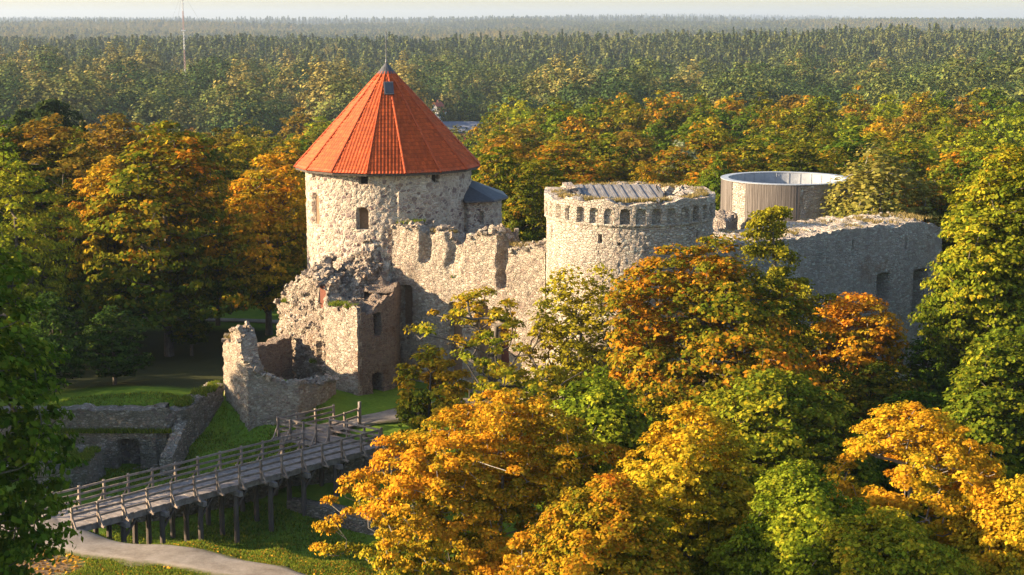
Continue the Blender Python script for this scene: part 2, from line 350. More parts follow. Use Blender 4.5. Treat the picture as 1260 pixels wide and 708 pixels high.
# foliage palettes, from shaded/inner leaves to sun-exposed/outer leaves (leaf colours proper)
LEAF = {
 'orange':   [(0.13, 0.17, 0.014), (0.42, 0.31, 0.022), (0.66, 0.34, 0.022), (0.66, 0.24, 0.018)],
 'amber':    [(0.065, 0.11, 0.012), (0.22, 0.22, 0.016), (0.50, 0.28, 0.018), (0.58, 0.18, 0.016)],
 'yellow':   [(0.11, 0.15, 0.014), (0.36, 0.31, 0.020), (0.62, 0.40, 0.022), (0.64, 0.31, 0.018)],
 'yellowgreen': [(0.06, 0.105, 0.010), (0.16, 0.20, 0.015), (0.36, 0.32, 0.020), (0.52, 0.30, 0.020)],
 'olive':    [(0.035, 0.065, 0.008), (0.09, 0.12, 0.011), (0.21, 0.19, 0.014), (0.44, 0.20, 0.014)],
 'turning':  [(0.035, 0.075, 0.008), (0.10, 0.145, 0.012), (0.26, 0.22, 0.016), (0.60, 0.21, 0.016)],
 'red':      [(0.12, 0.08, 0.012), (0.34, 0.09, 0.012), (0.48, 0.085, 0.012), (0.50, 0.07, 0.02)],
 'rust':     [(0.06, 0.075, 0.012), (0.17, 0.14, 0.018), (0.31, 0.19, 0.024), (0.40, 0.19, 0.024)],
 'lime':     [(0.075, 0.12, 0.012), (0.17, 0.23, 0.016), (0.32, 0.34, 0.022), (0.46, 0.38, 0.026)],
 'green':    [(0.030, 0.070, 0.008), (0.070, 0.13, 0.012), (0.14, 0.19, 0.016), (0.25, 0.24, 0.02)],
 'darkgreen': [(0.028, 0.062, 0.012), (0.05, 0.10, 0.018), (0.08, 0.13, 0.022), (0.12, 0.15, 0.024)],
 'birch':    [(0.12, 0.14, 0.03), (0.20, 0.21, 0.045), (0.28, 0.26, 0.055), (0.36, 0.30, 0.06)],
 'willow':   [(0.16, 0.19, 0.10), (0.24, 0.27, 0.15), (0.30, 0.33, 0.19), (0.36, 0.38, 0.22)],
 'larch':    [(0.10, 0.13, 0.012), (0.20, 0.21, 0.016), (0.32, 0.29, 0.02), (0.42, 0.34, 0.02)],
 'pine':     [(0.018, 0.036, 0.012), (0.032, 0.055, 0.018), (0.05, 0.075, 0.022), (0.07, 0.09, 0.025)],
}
LM = {k: leaf_mat(k + '_leaves', v) for k, v in LEAF.items()}
LM['far_conifer'] = leaf_mat('far_conifer_needles', [(0.036, 0.060, 0.022), (0.060, 0.088, 0.030), (0.095, 0.12, 0.038), (0.15, 0.16, 0.05)], 0.15, 0.8)
LM['far_broadleaf'] = leaf_mat('far_broadleaf', [(0.035, 0.066, 0.020), (0.055, 0.092, 0.026), (0.09, 0.125, 0.032), (0.15, 0.165, 0.04)], 0.08, 0.9, .5, 1.4)
LM['far_birch'] = leaf_mat('far_birch', [(0.10, 0.13, 0.036), (0.17, 0.18, 0.048), (0.24, 0.22, 0.06), (0.30, 0.24, 0.065)], 0.08, 0.9, .5, 1.4)
LM['far_autumn'] = leaf_mat('far_autumn', [(0.06, 0.095, 0.014), (0.12, 0.15, 0.018), (0.27, 0.22, 0.022), (0.42, 0.20, 0.020)], 0.25, 0.9)
HAZE = 0.00009
# ------------------------------------------------------------------ terrain
CTRL = [(-26, 79, 3), (-18, 76.7, 3), (-13.5, 74.5, 3), (-9.2, 72.7, 3), (-30, 76, 3), (-20, 70, 3), (-10, 66, 3), (-26, 70, 3), (-2, 67, 2.6), (-35, 80, 3), (-28, 82, 3), (-25, 81, 3),
 (-22.9, 78.6, 3), (-16.3, 77.6, 2.95), (-12, 76.4, 2.95), (-8.2, 74.6, 2.9), (-3, 72, 2.5), (-22.5, 80.6, 2.2), (-21, 82, 0.2), (-16, 80.5, 0.2), (-12, 79.5, 0.0), (-7, 77.5, -0.2), (-20, 84.5, -0.4), (-15, 84, -0.5),
 (-14, 89, -0.5), (-9, 91, -0.5), (-9, 85.5, -0.6), (-2, 86, -1.0), (-17, 88, -0.4), (-21, 87, -0.2), (-26, 86, 0.4), (-30, 86, 1.4), (-2, 79, -0.8), (-4, 92, -0.6),
 (-20, 92, 0.9), (-16, 94.5, 1.0), (-20, 99, 1.7), (-18, 97, 1.3), (-16, 98, 1.4), (-21, 103, 2.2), (-24, 96, 0.6), (-27, 95, 0.6), (-25.4, 98.0, 0.6), (-23, 98.2, 0.7), (-28, 98.2, 0.8), (-31, 98, 1.4), (-25.5, 102.3, 3.5), (-29, 102.3, 3.5), (-24, 100.6, 0.6), (-26.8, 100.6, 0.6), (-25.4, 99.8, 0.6), (-17.6, 101.5, 1.7), (-15.5, 101.7, 1.6), (-19.2, 102.7, 1.9), (-14, 101.9, 2.1), (-16.5, 104.3, 4.8), (-23.5, 92, 0.4), (-31, 92, 1.8), (-34, 97, 2.2), (-12, 96.5, 2.2), (-9, 97, 2.6), (-13, 99.5, 2.6), (-7.5, 97.5, 2.4), (-4, 99, 1.4), (2, 100, 0.2),
 (-9, 101, 2.95), (-6.5, 104, 3), (-11, 104, 3), (-3, 107, 3), (-8, 108, 3), (0, 104, 2.0), (-16, 106, 4.6), (-14.5, 108.5, 3.6), (-17.5, 107.5, 5.0), (-17, 104, 4.6), (-18, 112, 3.0), (-22, 108, 3.4), (-23.5, 103, 4.2), (-27, 103, 3.7), (-31, 103.5, 3.7), (-24, 112, 3.2), (-35, 110, 3), (-40, 100, 3), (-45, 90, 3), (-40, 120, 2.2), (-28, 125, 2), (-20, 130, 2), (-28, 140, 2), (-40, 144, 2), (-12, 140, 2),
 (5, 95, -1.5), (15, 97, -3), (30, 106, -3.2), (38, 124, -2.5), (20, 82, -4), (6, 76, -2), (30, 70, -4), (3, 109, 0.8), (10, 104, -1.2), (-9.5, 118, 3), (8, 120, 3), (25, 130, 2), (26, 150, 1), (0, 135, 2)]
def smooth(a, b, t):
    u = np.clip((t - a) / (b - a), 0, 1); return u * u * (3 - 2 * u)
def base_h(x, y):
    x = np.asarray(x, float); y = np.asarray(y, float)
    side = smooth(-0.12, 0.12, x / np.maximum(y, 60.0))
    h = 2.0 - 5.0 * smooth(150, 240, y) - 7.0 * smooth(220, 330, y) * side - 9 * smooth(230, 330, y) * (1 - side)
    h = h - (10 * (1 - side)) * smooth(300, 430, y) - 4 * side * smooth(300, 440, y) - 9 * side * smooth(430, 560, y)
    h = h + (3 + 9 * side) * smooth(950, 1500, y) - 16 * smooth(1600, 2300, y) + 19 * smooth(2600, 4800, y)
    P = np.stack([x, y, np.zeros_like(x)], -1)
    h = h + 24 * fbm(P, 1300, 5, 3) * smooth(900, 1700, y) + 22 * fbm(P, 2200, 15, 3) * smooth(2600, 4500, y) + 46 * fbm(P, 3000, 9, 3) * smooth(6500, 10000, y) + 4 * smooth(5500, 10500, y)
    h = h + 2.0 * fbm(P, 160, 3, 2) * smooth(200, 400, y) + 9.0 * fbm(P, 240, 31, 2) * smooth(480, 640, y)
    h = h - 2.0 * smooth(45, 110, np.abs(x)) * smooth(40, 140, y)
    return h
_cp = np.array(CTRL, float)
_bd = [(x, y) for x in np.arange(-75, 76, 15) for y in (30, 172)] + [(x, y) for x in (-75, 75) for y in np.arange(45, 170, 15)]
_bd = np.array(_bd, float)
_pts = np.vstack([_cp[:, :2], _bd])
_val = np.concatenate([_cp[:, 2] - base_h(_cp[:, 0], _cp[:, 1]), np.zeros(len(_bd))])
_D = np.sqrt(((_pts[:, None] - _pts[None]) ** 2).sum(-1))
_W = np.linalg.solve(_D + np.eye(len(_pts)) * 1e-6, _val)
def ground(x, y):
    x = np.asarray(x, float); y = np.asarray(y, float); sh = x.shape
    xf, yf = x.ravel(), y.ravel(); h = base_h(xf, yf)
    ins = (np.abs(xf) < 75) & (yf > 30) & (yf < 172)
    if ins.any():
        d = np.sqrt((xf[ins, None] - _pts[None, :, 0]) ** 2 + (yf[ins, None] - _pts[None, :, 1]) ** 2)
        h[ins] = h[ins] + d @ _W
    return h.reshape(sh)
def gz(x, y): return float(ground(np.array([x]), np.array([y]))[0])
def grow(a, b, n):
    t = np.linspace(0, 1, n + 1)[1:]; k = 5.5
    return a + (b - a) * (np.exp(k * t) - 1) / (math.exp(k) - 1)
xs = np.concatenate([-grow(50, 9000, 60)[::-1], np.arange(-50, 50.01, 0.6), grow(50, 9000, 60)])
ys = np.concatenate([-grow(-40, 300, 8)[::-1], np.arange(42, 165, 0.6), grow(165, 16000, 130)])
GX, GY = np.meshgrid(xs, ys)
GZ = ground(GX, GY)
nearm = (np.abs(GX) < 55) & (GY > 40) & (GY < 170)
GZ = GZ + np.where(nearm, 0.10 * fbm(np.stack([GX, GY, GX * 0], -1), 2.0, 77, 3), 0)
nxg, nyg = len(xs), len(ys)
ii = (np.arange(nyg - 1)[:, None] * nxg + np.arange(nxg - 1)[None]).ravel()
gf = np.stack([ii, ii + 1, ii + nxg + 1, ii + nxg], 1)
# material masks: bare leaf-littered earth at the bottom left, litter and painted canopy shade under the grove, heath clearing far right
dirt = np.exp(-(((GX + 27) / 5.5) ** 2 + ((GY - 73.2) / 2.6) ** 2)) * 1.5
under = smooth(-19, -23, GX) * smooth(106, 112, GY) * smooth(142, 136, GY)  # darkens the grove floor: canopy shade put into the colour, with leaf litter
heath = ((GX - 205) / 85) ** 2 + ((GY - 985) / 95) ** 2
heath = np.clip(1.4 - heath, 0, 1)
far = np.maximum(smooth(160, 260, GY), .8 * under)  # dark far forest floor, also carrying the painted shade of the grove
def ground_mat():
    m, nt, bs = nmat('grass_ground'); L = nt.links.new
    tc = nd(nt, 'ShaderNodeTexCoord')
    n1 = nd(nt, 'ShaderNodeTexNoise', Scale=0.35, Detail=7.0, Roughness=0.65); L(tc.outputs['Object'], n1.inputs['Vector'])
    n2 = nd(nt, 'ShaderNodeTexNoise', Scale=3.5, Detail=6.0, Roughness=0.7); L(tc.outputs['Object'], n2.inputs['Vector'])
    g = ramp(nt, [(0.3, (0.08, 0.145, 0.016)), (0.55, (0.125, 0.195, 0.02)), (0.75, (0.19, 0.22, 0.03))]); L(n1.outputs['Fac'], g.inputs[0])
    g2 = mixc(nt, 0.5, g.outputs[0], n2.outputs['Fac'], 'OVERLAY')
    d = ramp(nt, [(0.3, (0.10, 0.065, 0.04)), (0.5, (0.17, 0.115, 0.07)), (0.62, (0.25, 0.15, 0.06)), (0.8, (0.14, 0.13, 0.04))]); L(n2.outputs['Fac'], d.inputs[0])
    def fac(name):
        a = nd(nt, 'ShaderNodeAttribute', attribute_name=name)
        ad = nd(nt, 'ShaderNodeMath', operation='MULTIPLY_ADD'); L(n2.outputs['Fac'], ad.inputs[0]); ad.inputs[1].default_value = 0.9; L(a.outputs['Fac'], ad.inputs[2])
        mr = nd(nt, 'ShaderNodeMapRange'); mr.inputs[1].default_value = 0.75; mr.inputs[2].default_value = 1.15; L(ad.outputs[0], mr.inputs[0]); return mr.outputs[0]
    c = mixc(nt, fac('dirt'), g2, d.outputs[0])
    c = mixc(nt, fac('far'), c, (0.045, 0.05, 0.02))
    h = ramp(nt, [(0.3, (0.10, 0.055, 0.03)), (0.55, (0.17, 0.11, 0.05)), (0.75, (0.13, 0.14, 0.04))])
    n3 = nd(nt, 'ShaderNodeTexNoise', Scale=0.02, Detail=6.0); L(tc.outputs['Object'], n3.inputs['Vector']); L(n3.outputs['Fac'], h.inputs[0])
    c = mixc(nt, fac('heath'), c, h.outputs[0])
    L(c, bs.inputs['Base Color'])
    bp = nd(nt, 'ShaderNodeBump', Strength=0.6, Distance=0.12); L(n2.outputs['Fac'], bp.inputs['Height']); L(bp.outputs[0], bs.inputs['Normal'])
    bs.inputs['Roughness'].default_value = 1.0; bs.inputs['Specular IOR Level'].default_value = 0.05
    return m
M['ground'] = ground_mat()
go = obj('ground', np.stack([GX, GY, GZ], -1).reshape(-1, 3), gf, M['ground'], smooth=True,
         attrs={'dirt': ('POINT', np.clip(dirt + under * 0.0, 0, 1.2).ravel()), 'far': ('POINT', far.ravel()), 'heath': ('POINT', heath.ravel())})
tag(go, 'grassy castle ground, moat and wooded valley land', 'ground', kind='structure')

def ribbon(name, pts, width, mat, label, lift=0.06, step=0.5, wob=0.25):
    P = np.array(pts, float); out = []
    for a, b in zip(P[:-1], P[1:]):
        n = max(2, int(np.linalg.norm(b - a) / step)); out += [a + (b - a) * t for t in np.linspace(0, 1, n, endpoint=False)]
    out = np.array(out + [P[-1]])
    for _ in range(12): out[1:-1] = (out[:-2] + out[1:-1] * 2 + out[2:]) / 4
    T = np.gradient(out, axis=0); T /= np.linalg.norm(T, axis=1)[:, None]; N = np.stack([-T[:, 1], T[:, 0]], 1)
    k = 9; V = []
    W_ = np.interp(np.linspace(0, 1, len(out)), np.linspace(0, 1, len(width)), width) if hasattr(width, '__len__') else np.full(len(out), width)
    for j in range(k):
        t = j / (k - 1) - 0.5
        w = W_ * t + (wob * vnoise(np.stack([out[:, 0], out[:, 1], np.full(len(out), j * 9.0)], -1), 1.5, 4) if j in (0, k - 1) else 0)
        q = out + N * w[:, None]; z = ground(q[:, 0], q[:, 1]) + lift + (0.10 if j not in (0, k - 1) else 0.0)
        V.append(np.column_stack([q, z]))
    ed_ = np.repeat(np.abs(np.arange(k) / (k - 1) - .5) * 2, len(out)); V = np.array(V); n = len(out)
    f = [(j * n + i, j * n + i + 1, (j + 1) * n + i + 1, (j + 1) * n + i) for j in range(k - 1) for i in range(n - 1)]
    o = obj(name, V.reshape(-1, 3), np.array(f), mat, smooth=True, attrs={'edge': ('POINT', ed_ ** 2)})
    return tag(o, label, 'path', kind='structure')
ribbon('path', [(-31, 84.5), (-27.0, 80.6), (-24.6, 78.6), (-21.5, 76.2), (-17, 74.2), (-12.5, 72.1), (-9.0, 69.8), (-4, 66), (0, 61)], [3.4, 4.4, 4.8, 3.4, 2.8, 2.6, 2.4, 2.4], M['path'], 'pale gravel path running to the foot of the bridge', wob=.55)
ribbon('path', [(-11.0, 101.5), (-9.0, 102.4), (-6.5, 104.4), (-2.5, 107.5), (0.5, 109)], 2.6, M['path'], 'gravel path from the bridge platform to the castle wall')
ribbon('path', [(-60, 146), (-40, 143.7), (-25, 142), (-8, 139)], 1.6, M['path'], 'pale footpath across the shaded grove behind the ruin')

# ------------------------------------------------------------------ stone walls
def stone_disp(P, amp, cell, seed):
    f1, f2, cid = worley(P, cell, seed)
    return amp * (np.clip((f2 - f1) / 0.3, 0, 1) * 0.6 + cid * 0.9 - 0.7) + amp * 0.8 * fbm(P, cell * 4, seed + 3, 2)
def stone_wall(name, path, zb, zt, thick, mat, parent=None, loc=None, openings=(), amp=0.05, cell=0.36, res=0.11, bulge=None, top_amp=0.15, seed=1, closed=False, top_rise=0.0):
    """path: list of (x,y) with the camera-side face on its RIGHT when walked left to right; zb, zt: number or [(s,z)...] or fn(s);
    openings: (s_mid, half_width, z0, z1, depth, arched)"""
    P = np.array(path, float); seg = np.linalg.norm(np.diff(P, axis=0), axis=1); cum = np.concatenate([[0], np.cumsum(seg)]); Ltot = cum[-1]
    s = set(np.arange(0, Ltot, res).tolist()) | set(cum.tolist())
    for o_ in openings:
        for e in (-1, 1): s |= {o_[0] + e * (o_[1] - 0.012), o_[0] + e * (o_[1] + 0.012)}
    s = np.array(sorted(v for v in s if 0 <= v <= Ltot)); s = s[np.concatenate([[True], np.diff(s) > 0.004])]
    x = np.interp(s, cum, P[:, 0]); y = np.interp(s, cum, P[:, 1])
    d = np.diff(P, axis=0) / seg[:, None]; segi = np.clip(np.searchsorted(cum, s, side='right') - 1, 0, len(seg) - 1)
    N = np.stack([d[segi, 1], -d[segi, 0]], 1)
    for k in range(1, len(cum) - 1):      # mitre the corners
        j = np.argmin(np.abs(s - cum[k])); n1 = np.array([d[k-1, 1], -d[k-1, 0]]); n2 = np.array([d[k, 1], -d[k, 0]])
        b = n1 + n2; b /= np.linalg.norm(b); N[j] = b / max(0.35, b @ n1)
    def ev(z):
        if callable(z): return z(s)
        if hasattr(z, '__len__'): return np.interp(s, [q[0] for q in z], [q[1] for q in z])
        return np.full(len(s), float(z))
    ZB, ZT = ev(zb), ev(zt)
    ZT = ZT + top_amp * (fbm(np.stack([x, y, x * 0], -1), 1.3, seed + 40, 3) * 1.2 + (worley(np.stack([x, y, x * 0], -1), 0.5, seed + 50)[2] - 0.5) * 0.9)
    zr = set(np.arange(ZB.min(), ZT.max() + res, res).tolist())
    for o_ in openings:
        for e in (o_[2], o_[3]): zr |= {e - 0.012, e + 0.012}
    zr = np.array(sorted(zr)); zr = zr[np.concatenate([[True], np.diff(zr) > 0.004])]
    Z = np.clip(zr[:, None], ZB[None], ZT[None])
    Sx = np.broadcast_to(s[None], Z.shape)
    X = np.broadcast_to(x[None], Z.shape); Y = np.broadcast_to(y[None], Z.shape)
    off = stone_disp(np.stack([X, Y, Z], -1), amp, cell, seed)
    if bulge is not None: off = off + bulge(Sx, Z, X, Y)
    for (sm, hw, z0, z1, dep, arch) in openings:
        ds = np.abs(Sx - sm); zt_ = np.full_like(Z, z1)
        if arch: zt_ = z1 - hw + np.sqrt(np.maximum(0, hw * hw - ds ** 2)) if arch == 1 else z1 - arch * (ds / hw) ** 2
        msk = (ds < hw) & (Z > z0) & (Z < zt_)
        off = np.where(msk, off - dep, off)
    front = np.stack([X + N[None, :, 0] * off, Y + N[None, :, 1] * off, Z], -1)
    nt_ = max(3, int((3.4 if callable(thick) else thick) / 0.3)); top = []
    th = thick(s) if callable(thick) else np.full(len(s), thick)
    for k in range(1, nt_):
        t = k / nt_
        bx = front[-1, :, 0] - N[:, 0] * th * t; by = front[-1, :, 1] - N[:, 1] * th * t
        q = np.stack([bx, by, ZT + top_rise * min(1, t * 1.4)], -1)
        q[:, 2] += top_amp * 1.3 * fbm(q, 0.9, seed + 60, 3) + top_amp * 0.8 * (worley(q, 0.45, seed + 61)[2] - 0.5)
        top.append(q)
    back = []
    for k in range(9):
        z = ZT + top_rise + (ZB - ZT - top_rise) * k / 8
        q = np.stack([x - N[:, 0] * th, y - N[:, 1] * th, z], -1); b_ = stone_disp(q, amp, cell, seed + 7)
        q[:, 0] -= N[:, 0] * b_; q[:, 1] -= N[:, 1] * b_; back.append(q)
    LAST['top'] = np.concatenate([front[-1][None], np.array(top)], 0).reshape(-1, 3); LAST['front'] = front.reshape(-1, 3)
    G = np.concatenate([front, np.array(top), np.array(back)], 0)
    nr, nc = G.shape[:2]
    i0 = (np.arange(nr - 1)[:, None] * nc + np.arange(nc - 1)[None]).ravel()
    f = np.stack([i0, i0 + 1, i0 + nc + 1, i0 + nc], 1)
    V = G.reshape(-1, 3)
    # drop the collapsed quads
    a, c = V[f[:, 0]], V[f[:, 2]]; b, e = V[f[:, 1]], V[f[:, 3]]
    ar = np.linalg.norm(np.cross(c - a, e - b), axis=1); f = f[ar > 1e-6]
    o = obj(name, V, f, mat, parent, loc=loc)
    if not closed:    # end caps as strips between front and back
        me = o.data; import bmesh
        bm = bmesh.new(); bm.from_mesh(me); bm.verts.ensure_lookup_table()
        for col in (0, nc - 1):
            ring = [bm.verts[r * nc + col] for r in range(nr)]
            try: bm.faces.new(ring if col else ring[::-1])
            except ValueError: pass
        bm.to_mesh(me); bm.free()
    return o
LAST = {}
rnd = random.Random(5)
def rock(mb, x, y, z, r, rg):
    ax_ = Vector((rg.gauss(0, 1), rg.gauss(0, 1), rg.gauss(0, 1))).normalized(); rm = Matrix.Rotation(rg.random() * 6.28, 3, ax_)
    k = (rg.uniform(.7, 1.3), rg.uniform(.5, 1.0), rg.uniform(.35, .75))
    q = [Vector((x, y, z)) + rm @ Vector((sx * r * k[0] * rg.uniform(.75, 1.1), sy * r * k[1] * rg.uniform(.75, 1.1), sz * r * k[2])) for sx in (-1, 1) for sy in (-1, 1) for sz in (-1, 1)]
    mb.hexa([tuple(q[0]), tuple(q[4]), tuple(q[6]), tuple(q[2])], [tuple(q[1]), tuple(q[5]), tuple(q[7]), tuple(q[3])])
def top_rocks(parent, mat, n, r0=.09, r1=.24, pts=None, sink=0.0):
    P = LAST['top'] if pts is None else pts; mb = MB()
    for i in range(n):
        p = P[rnd.randrange(len(P))]; r = r0 + (r1 - r0) * rnd.random() ** 2; rock(mb, p[0] + rnd.uniform(-.1, .1), p[1] + rnd.uniform(-.1, .1), p[2] + r * .25 - sink, r, rnd)
    o = mb.build('rubble', mat, parent); o['kind'] = 'stuff'; return o
def arc(c, r, a0, a1, n=120):
    """points round c; angle 0 faces the camera, positive to the right; walked left to right"""
    dl = atan2(-c[0], c[1])
    return [(c[0] + r * sin(R(a) + dl), c[1] - r * cos(R(a) + dl)) for a in np.linspace(a0, a1, n)]
def panel(name, mid, n, w, z0, z1, mat, parent, arch=True, t=0.12, frame=None):
    """an upright slab (bricked-up window, shutter, painted dark of an open recess) facing n at mid; arched top"""
    n = Vector((n[0], n[1], 0)).normalized(); u = Vector((-n.y, n.x, 0)); m = Vector((mid[0], mid[1], 0))
    pts = [(-w / 2, z0), (w / 2, z0)]
    if arch:
        h = w / 2
        for k in range(9):
            a = pi * k / 8; pts.append((h * cos(a), z1 - h + h * sin(a)))
    else: pts += [(w / 2, z1), (-w / 2, z1)]
    mb = MB(); fr = [tuple(m + u * p + Vector((0, 0, z)) + n * (t / 2)) for p, z in pts]; bk = [tuple(m + u * p + Vector((0, 0, z)) - n * (t / 2)) for p, z in pts]
    mb.poly(fr); mb.poly(bk[::-1])
    for i in range(len(pts)):
        j = (i + 1) % len(pts); mb.quad(fr[i], bk[i], bk[j], fr[j])
    return mb.build(name, mat, parent)
GT = []      # spots for grass tufts on walls: (x, y, z, radius, dry)

# ---- west tower with the red cone
KT = 1.03
def zk(z): return 30 + (z - 30) * KT
CT = (-9.5 * KT, 118.0 * KT); RT = 6.25 * KT
wt = thing('castle_tower', 'tall round stone tower under a red conical tiled roof', 'tower', (CT[0], CT[1], 2.5))
dT = atan2(-CT[0], CT[1])
def tw(a, z0, z1, w, depth=0.7, arch=1): return (RT * R(a + 180), w / 2 * KT, zk(z0), zk(z1), depth, arch)
def t_bulge(s, z, x, y):
    a = np.degrees(s / RT) - 180
    ridge = np.exp(-((a + 8) / 15.0) ** 2)               # rubble of a broken vault above the bastion
    k = np.clip((13.4 - z) / 4.3, 0, 1) * ridge
    P = np.stack([x, y, z], -1)
    rough = fbm(P, 0.9, 31, 3)
    return k * 1.2 + (k > 0.03) * (0.42 * rough + 0.25 * (worley(P, 0.45, 33)[2] - 0.4)) + 0.10 * (a > 5) * (1 + np.tanh((a - 6) * 1.5)) * 0.5
tw_open = [tw(-60, 14.8, 17.15, 1.05, 0.45), tw(-17.8, 14.75, 16.4, 0.95, 0.8), tw(-16.5, 18.1, 18.82, 0.62, 0.5, 0), tw(33, 18.1, 18.82, 0.62, 0.5, 0), tw(-62, 18.1, 18.82, 0.62, 0.5, 0), tw(80, 17.9, 18.9, 0.5, 0.4, 0)]
stone_wall('wall', arc(CT, RT, -180, 180, 240), 2.0, zk(19.2), 2.0, M['tower'], wt, openings=tw_open, amp=0.075, cell=0.40, top_amp=0.0, bulge=t_bulge, seed=2, closed=True)
def tang(a, r=RT, c=CT):
    dl = atan2(-c[0], c[1]); n = (sin(R(a) + dl), -cos(R(a) + dl)); return (c[0] + n[0] * r, c[1] + n[1] * r), n
for a, z0, z1, w, dep, mt, ar in ((-60, 14.8, 17.15, 1.0, 0.35, M['infill'], True), (-17.8, 14.75, 16.4, 0.9, 0.7, M['infill'], True), (-16.5, 18.1, 18.82, 0.6, 0.4, M['dark'], False), (33, 18.1, 18.82, 0.6, 0.4, M['dark'], False), (-62, 18.1, 18.82, 0.6, 0.35, M['shutter'], False)):
    q, n = tang(a, RT - dep); panel('window', q, n, w * KT, zk(z0), zk(z1), mt, wt, ar)
# cone roof: sixteen facets of pantiles
EV = 7.12 * KT; EZ = zk(18.9)
apex = atY(474, 80, CT[1])[2]
def cone_facets():
    V = []; Fc = []; tone = []; rt_ = random.Random(3); n0 = 0; K = 16
    H = apex - EZ
    for k in range(K):
        a0 = R(10.1 + 22.5 * k - 22.5) + dT; a1 = a0 + R(22.5); am = (a0 + a1) / 2
        ap = EV * cos(R(11.25)); slope = sqrt(ap * ap + H * H); wid = 2 * EV * sin(R(11.25))
        nn = Vector((sin(am) * H / slope, -cos(am) * H / slope, ap / slope)); tx = Vector((cos(am), sin(am), 0)); dn = Vector((sin(am) * ap / slope, -cos(am) * ap / slope, -H / slope))
        top = Vector((CT[0], CT[1], apex))
        vs = []; row = 0.36; nrow = int(slope / row)
        for r in range(nrow + 1):
            for e in (0, 1):
                v = slope * r / nrow if e == 0 else min(slope, slope * (r + 1) / nrow)
                if r == nrow: continue
                vs.append((v, 0.06 if e else 0.0))
        us = np.arange(-wid / 2 - 0.001, wid / 2 + 0.07, 0.066)
        g = []
        for v, lift in vs:
            hw = max(0.02, wid / 2 * v / slope)
            for u in us:
                uc = min(max(u, -hw), hw); edge = min(1.0, (hw - abs(uc)) / 0.1)
                q = top + dn * v + tx * uc + nn * (lift + 0.032 * edge * (1 + sin(2 * pi * u / 0.264)))
                g.append(tuple(q))
        nu, nv = len(us), len(vs); V += g
        for j in range(nv - 1):
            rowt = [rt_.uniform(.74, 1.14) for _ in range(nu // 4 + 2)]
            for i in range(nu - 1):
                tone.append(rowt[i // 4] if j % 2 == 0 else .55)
                p = n0 + j * nu + i; Fc.append((p, p + 1, p + nu + 1, p + nu))
        n0 += nu * nv
    V = np.array(V); Fc = np.array(Fc)
    # close the underside
    m = len(V); ring = [(CT[0] + EV * sin(R(10.1 + 22.5 * k) + dT), CT[1] - EV * cos(R(10.1 + 22.5 * k) + dT), EZ - 0.02) for k in range(16)]
    o = obj('roof', V, Fc[:, ::-1], M['tile'], wt, smooth=False, attrs={'tone': ('FACE', tone)})
    mb = MB(); mb.poly([(x, y, z - .05) for x, y, z in ring][::-1])
    for k in range(16):
        a, b = ring[k], ring[(k + 1) % 16]; s_ = .985; a = (CT[0] + (a[0] - CT[0]) * s_, CT[1] + (a[1] - CT[1]) * s_, a[2] - .06); b = (CT[0] + (b[0] - CT[0]) * s_, CT[1] + (b[1] - CT[1]) * s_, b[2] - .06); mb.beam(a, b, 0.08, 0.14)
    mb.build('eaves_board', M['pile'], o)
    for k in range(16):
        an = R(10.1 + 22.5 * k) + dT
        a = (CT[0] + 0.35 * sin(an), CT[1] - 0.35 * cos(an), apex - 0.35 * H / EV + 0.04); b = (CT[0] + (EV + .03) * sin(an), CT[1] - (EV + .03) * cos(an), EZ + 0.07)
        mb = MB(); n = 26
        for i in range(n):
            p = Vector(a).lerp(Vector(b), i / n); q = Vector(a).lerp(Vector(b), (i + 1.06) / n); mb.tube(p, q, 0.075, 0.095, 7)
        r_ = mb.build('ridge', M['tile'], o); at_ = r_.data.attributes.new('tone', 'FLOAT', 'FACE'); at_.data.foreach_set('value', np.full(len(r_.data.polygons), 0.84, np.float32))
    mb = MB(); n = 16
    base = [(CT[0] + 0.75 * sin(2 * pi * i / n), CT[1] + 0.75 * cos(2 * pi * i / n), apex - 0.72 * H / EV + 0.12) for i in range(n)]
    for i in range(n): mb.poly([base[i], base[(i + 1) % n], (CT[0], CT[1], apex + 0.25)][::-1])
    mb.build('roof_cap', M['slate'], o)
    mb = MB(); mb.tube((CT[0], CT[1], apex), (CT[0], CT[1], apex + 2.6), 0.055, 0.03); mb.tube((CT[0], CT[1], apex + 0.2), (CT[0], CT[1], apex + 0.45), 0.12, 0.06)
    mb.build('finial', M['metal'], o)
    am = R(-1.1) + dT + R(6); ap = EV * cos(R(11.25)); slope = sqrt(ap * ap + H * H)
    nn = Vector((sin(am) * H / slope, -cos(am) * H / slope, ap / slope)); tx = Vector((cos(am), sin(am), 0)); dn = Vector((sin(am) * ap / slope, -cos(am) * ap / slope, -H / slope))
    c = Vector((CT[0], CT[1], apex)) + dn * (slope * 0.235) + nn * 0.1
    def slab(w, h, t, lift, nm, mt):
        mb = MB(); cc = c + nn * lift
        mb.hexa([tuple(cc - tx * w - dn * h), tuple(cc + tx * w - dn * h), tuple(cc + tx * w + dn * h), tuple(cc - tx * w + dn * h)], [tuple(cc - tx * w - dn * h + nn * t), tuple(cc + tx * w - dn * h + nn * t), tuple(cc + tx * w + dn * h + nn * t), tuple(cc - tx * w + dn * h + nn * t)])
        return mb.build(nm, mt, o)
    slab(0.36, 0.62, 0.12, 0.0, 'skylight_frame', M['metal']); slab(0.29, 0.53, 0.02, 0.125, 'skylight', M['glass'])
cone_facets()
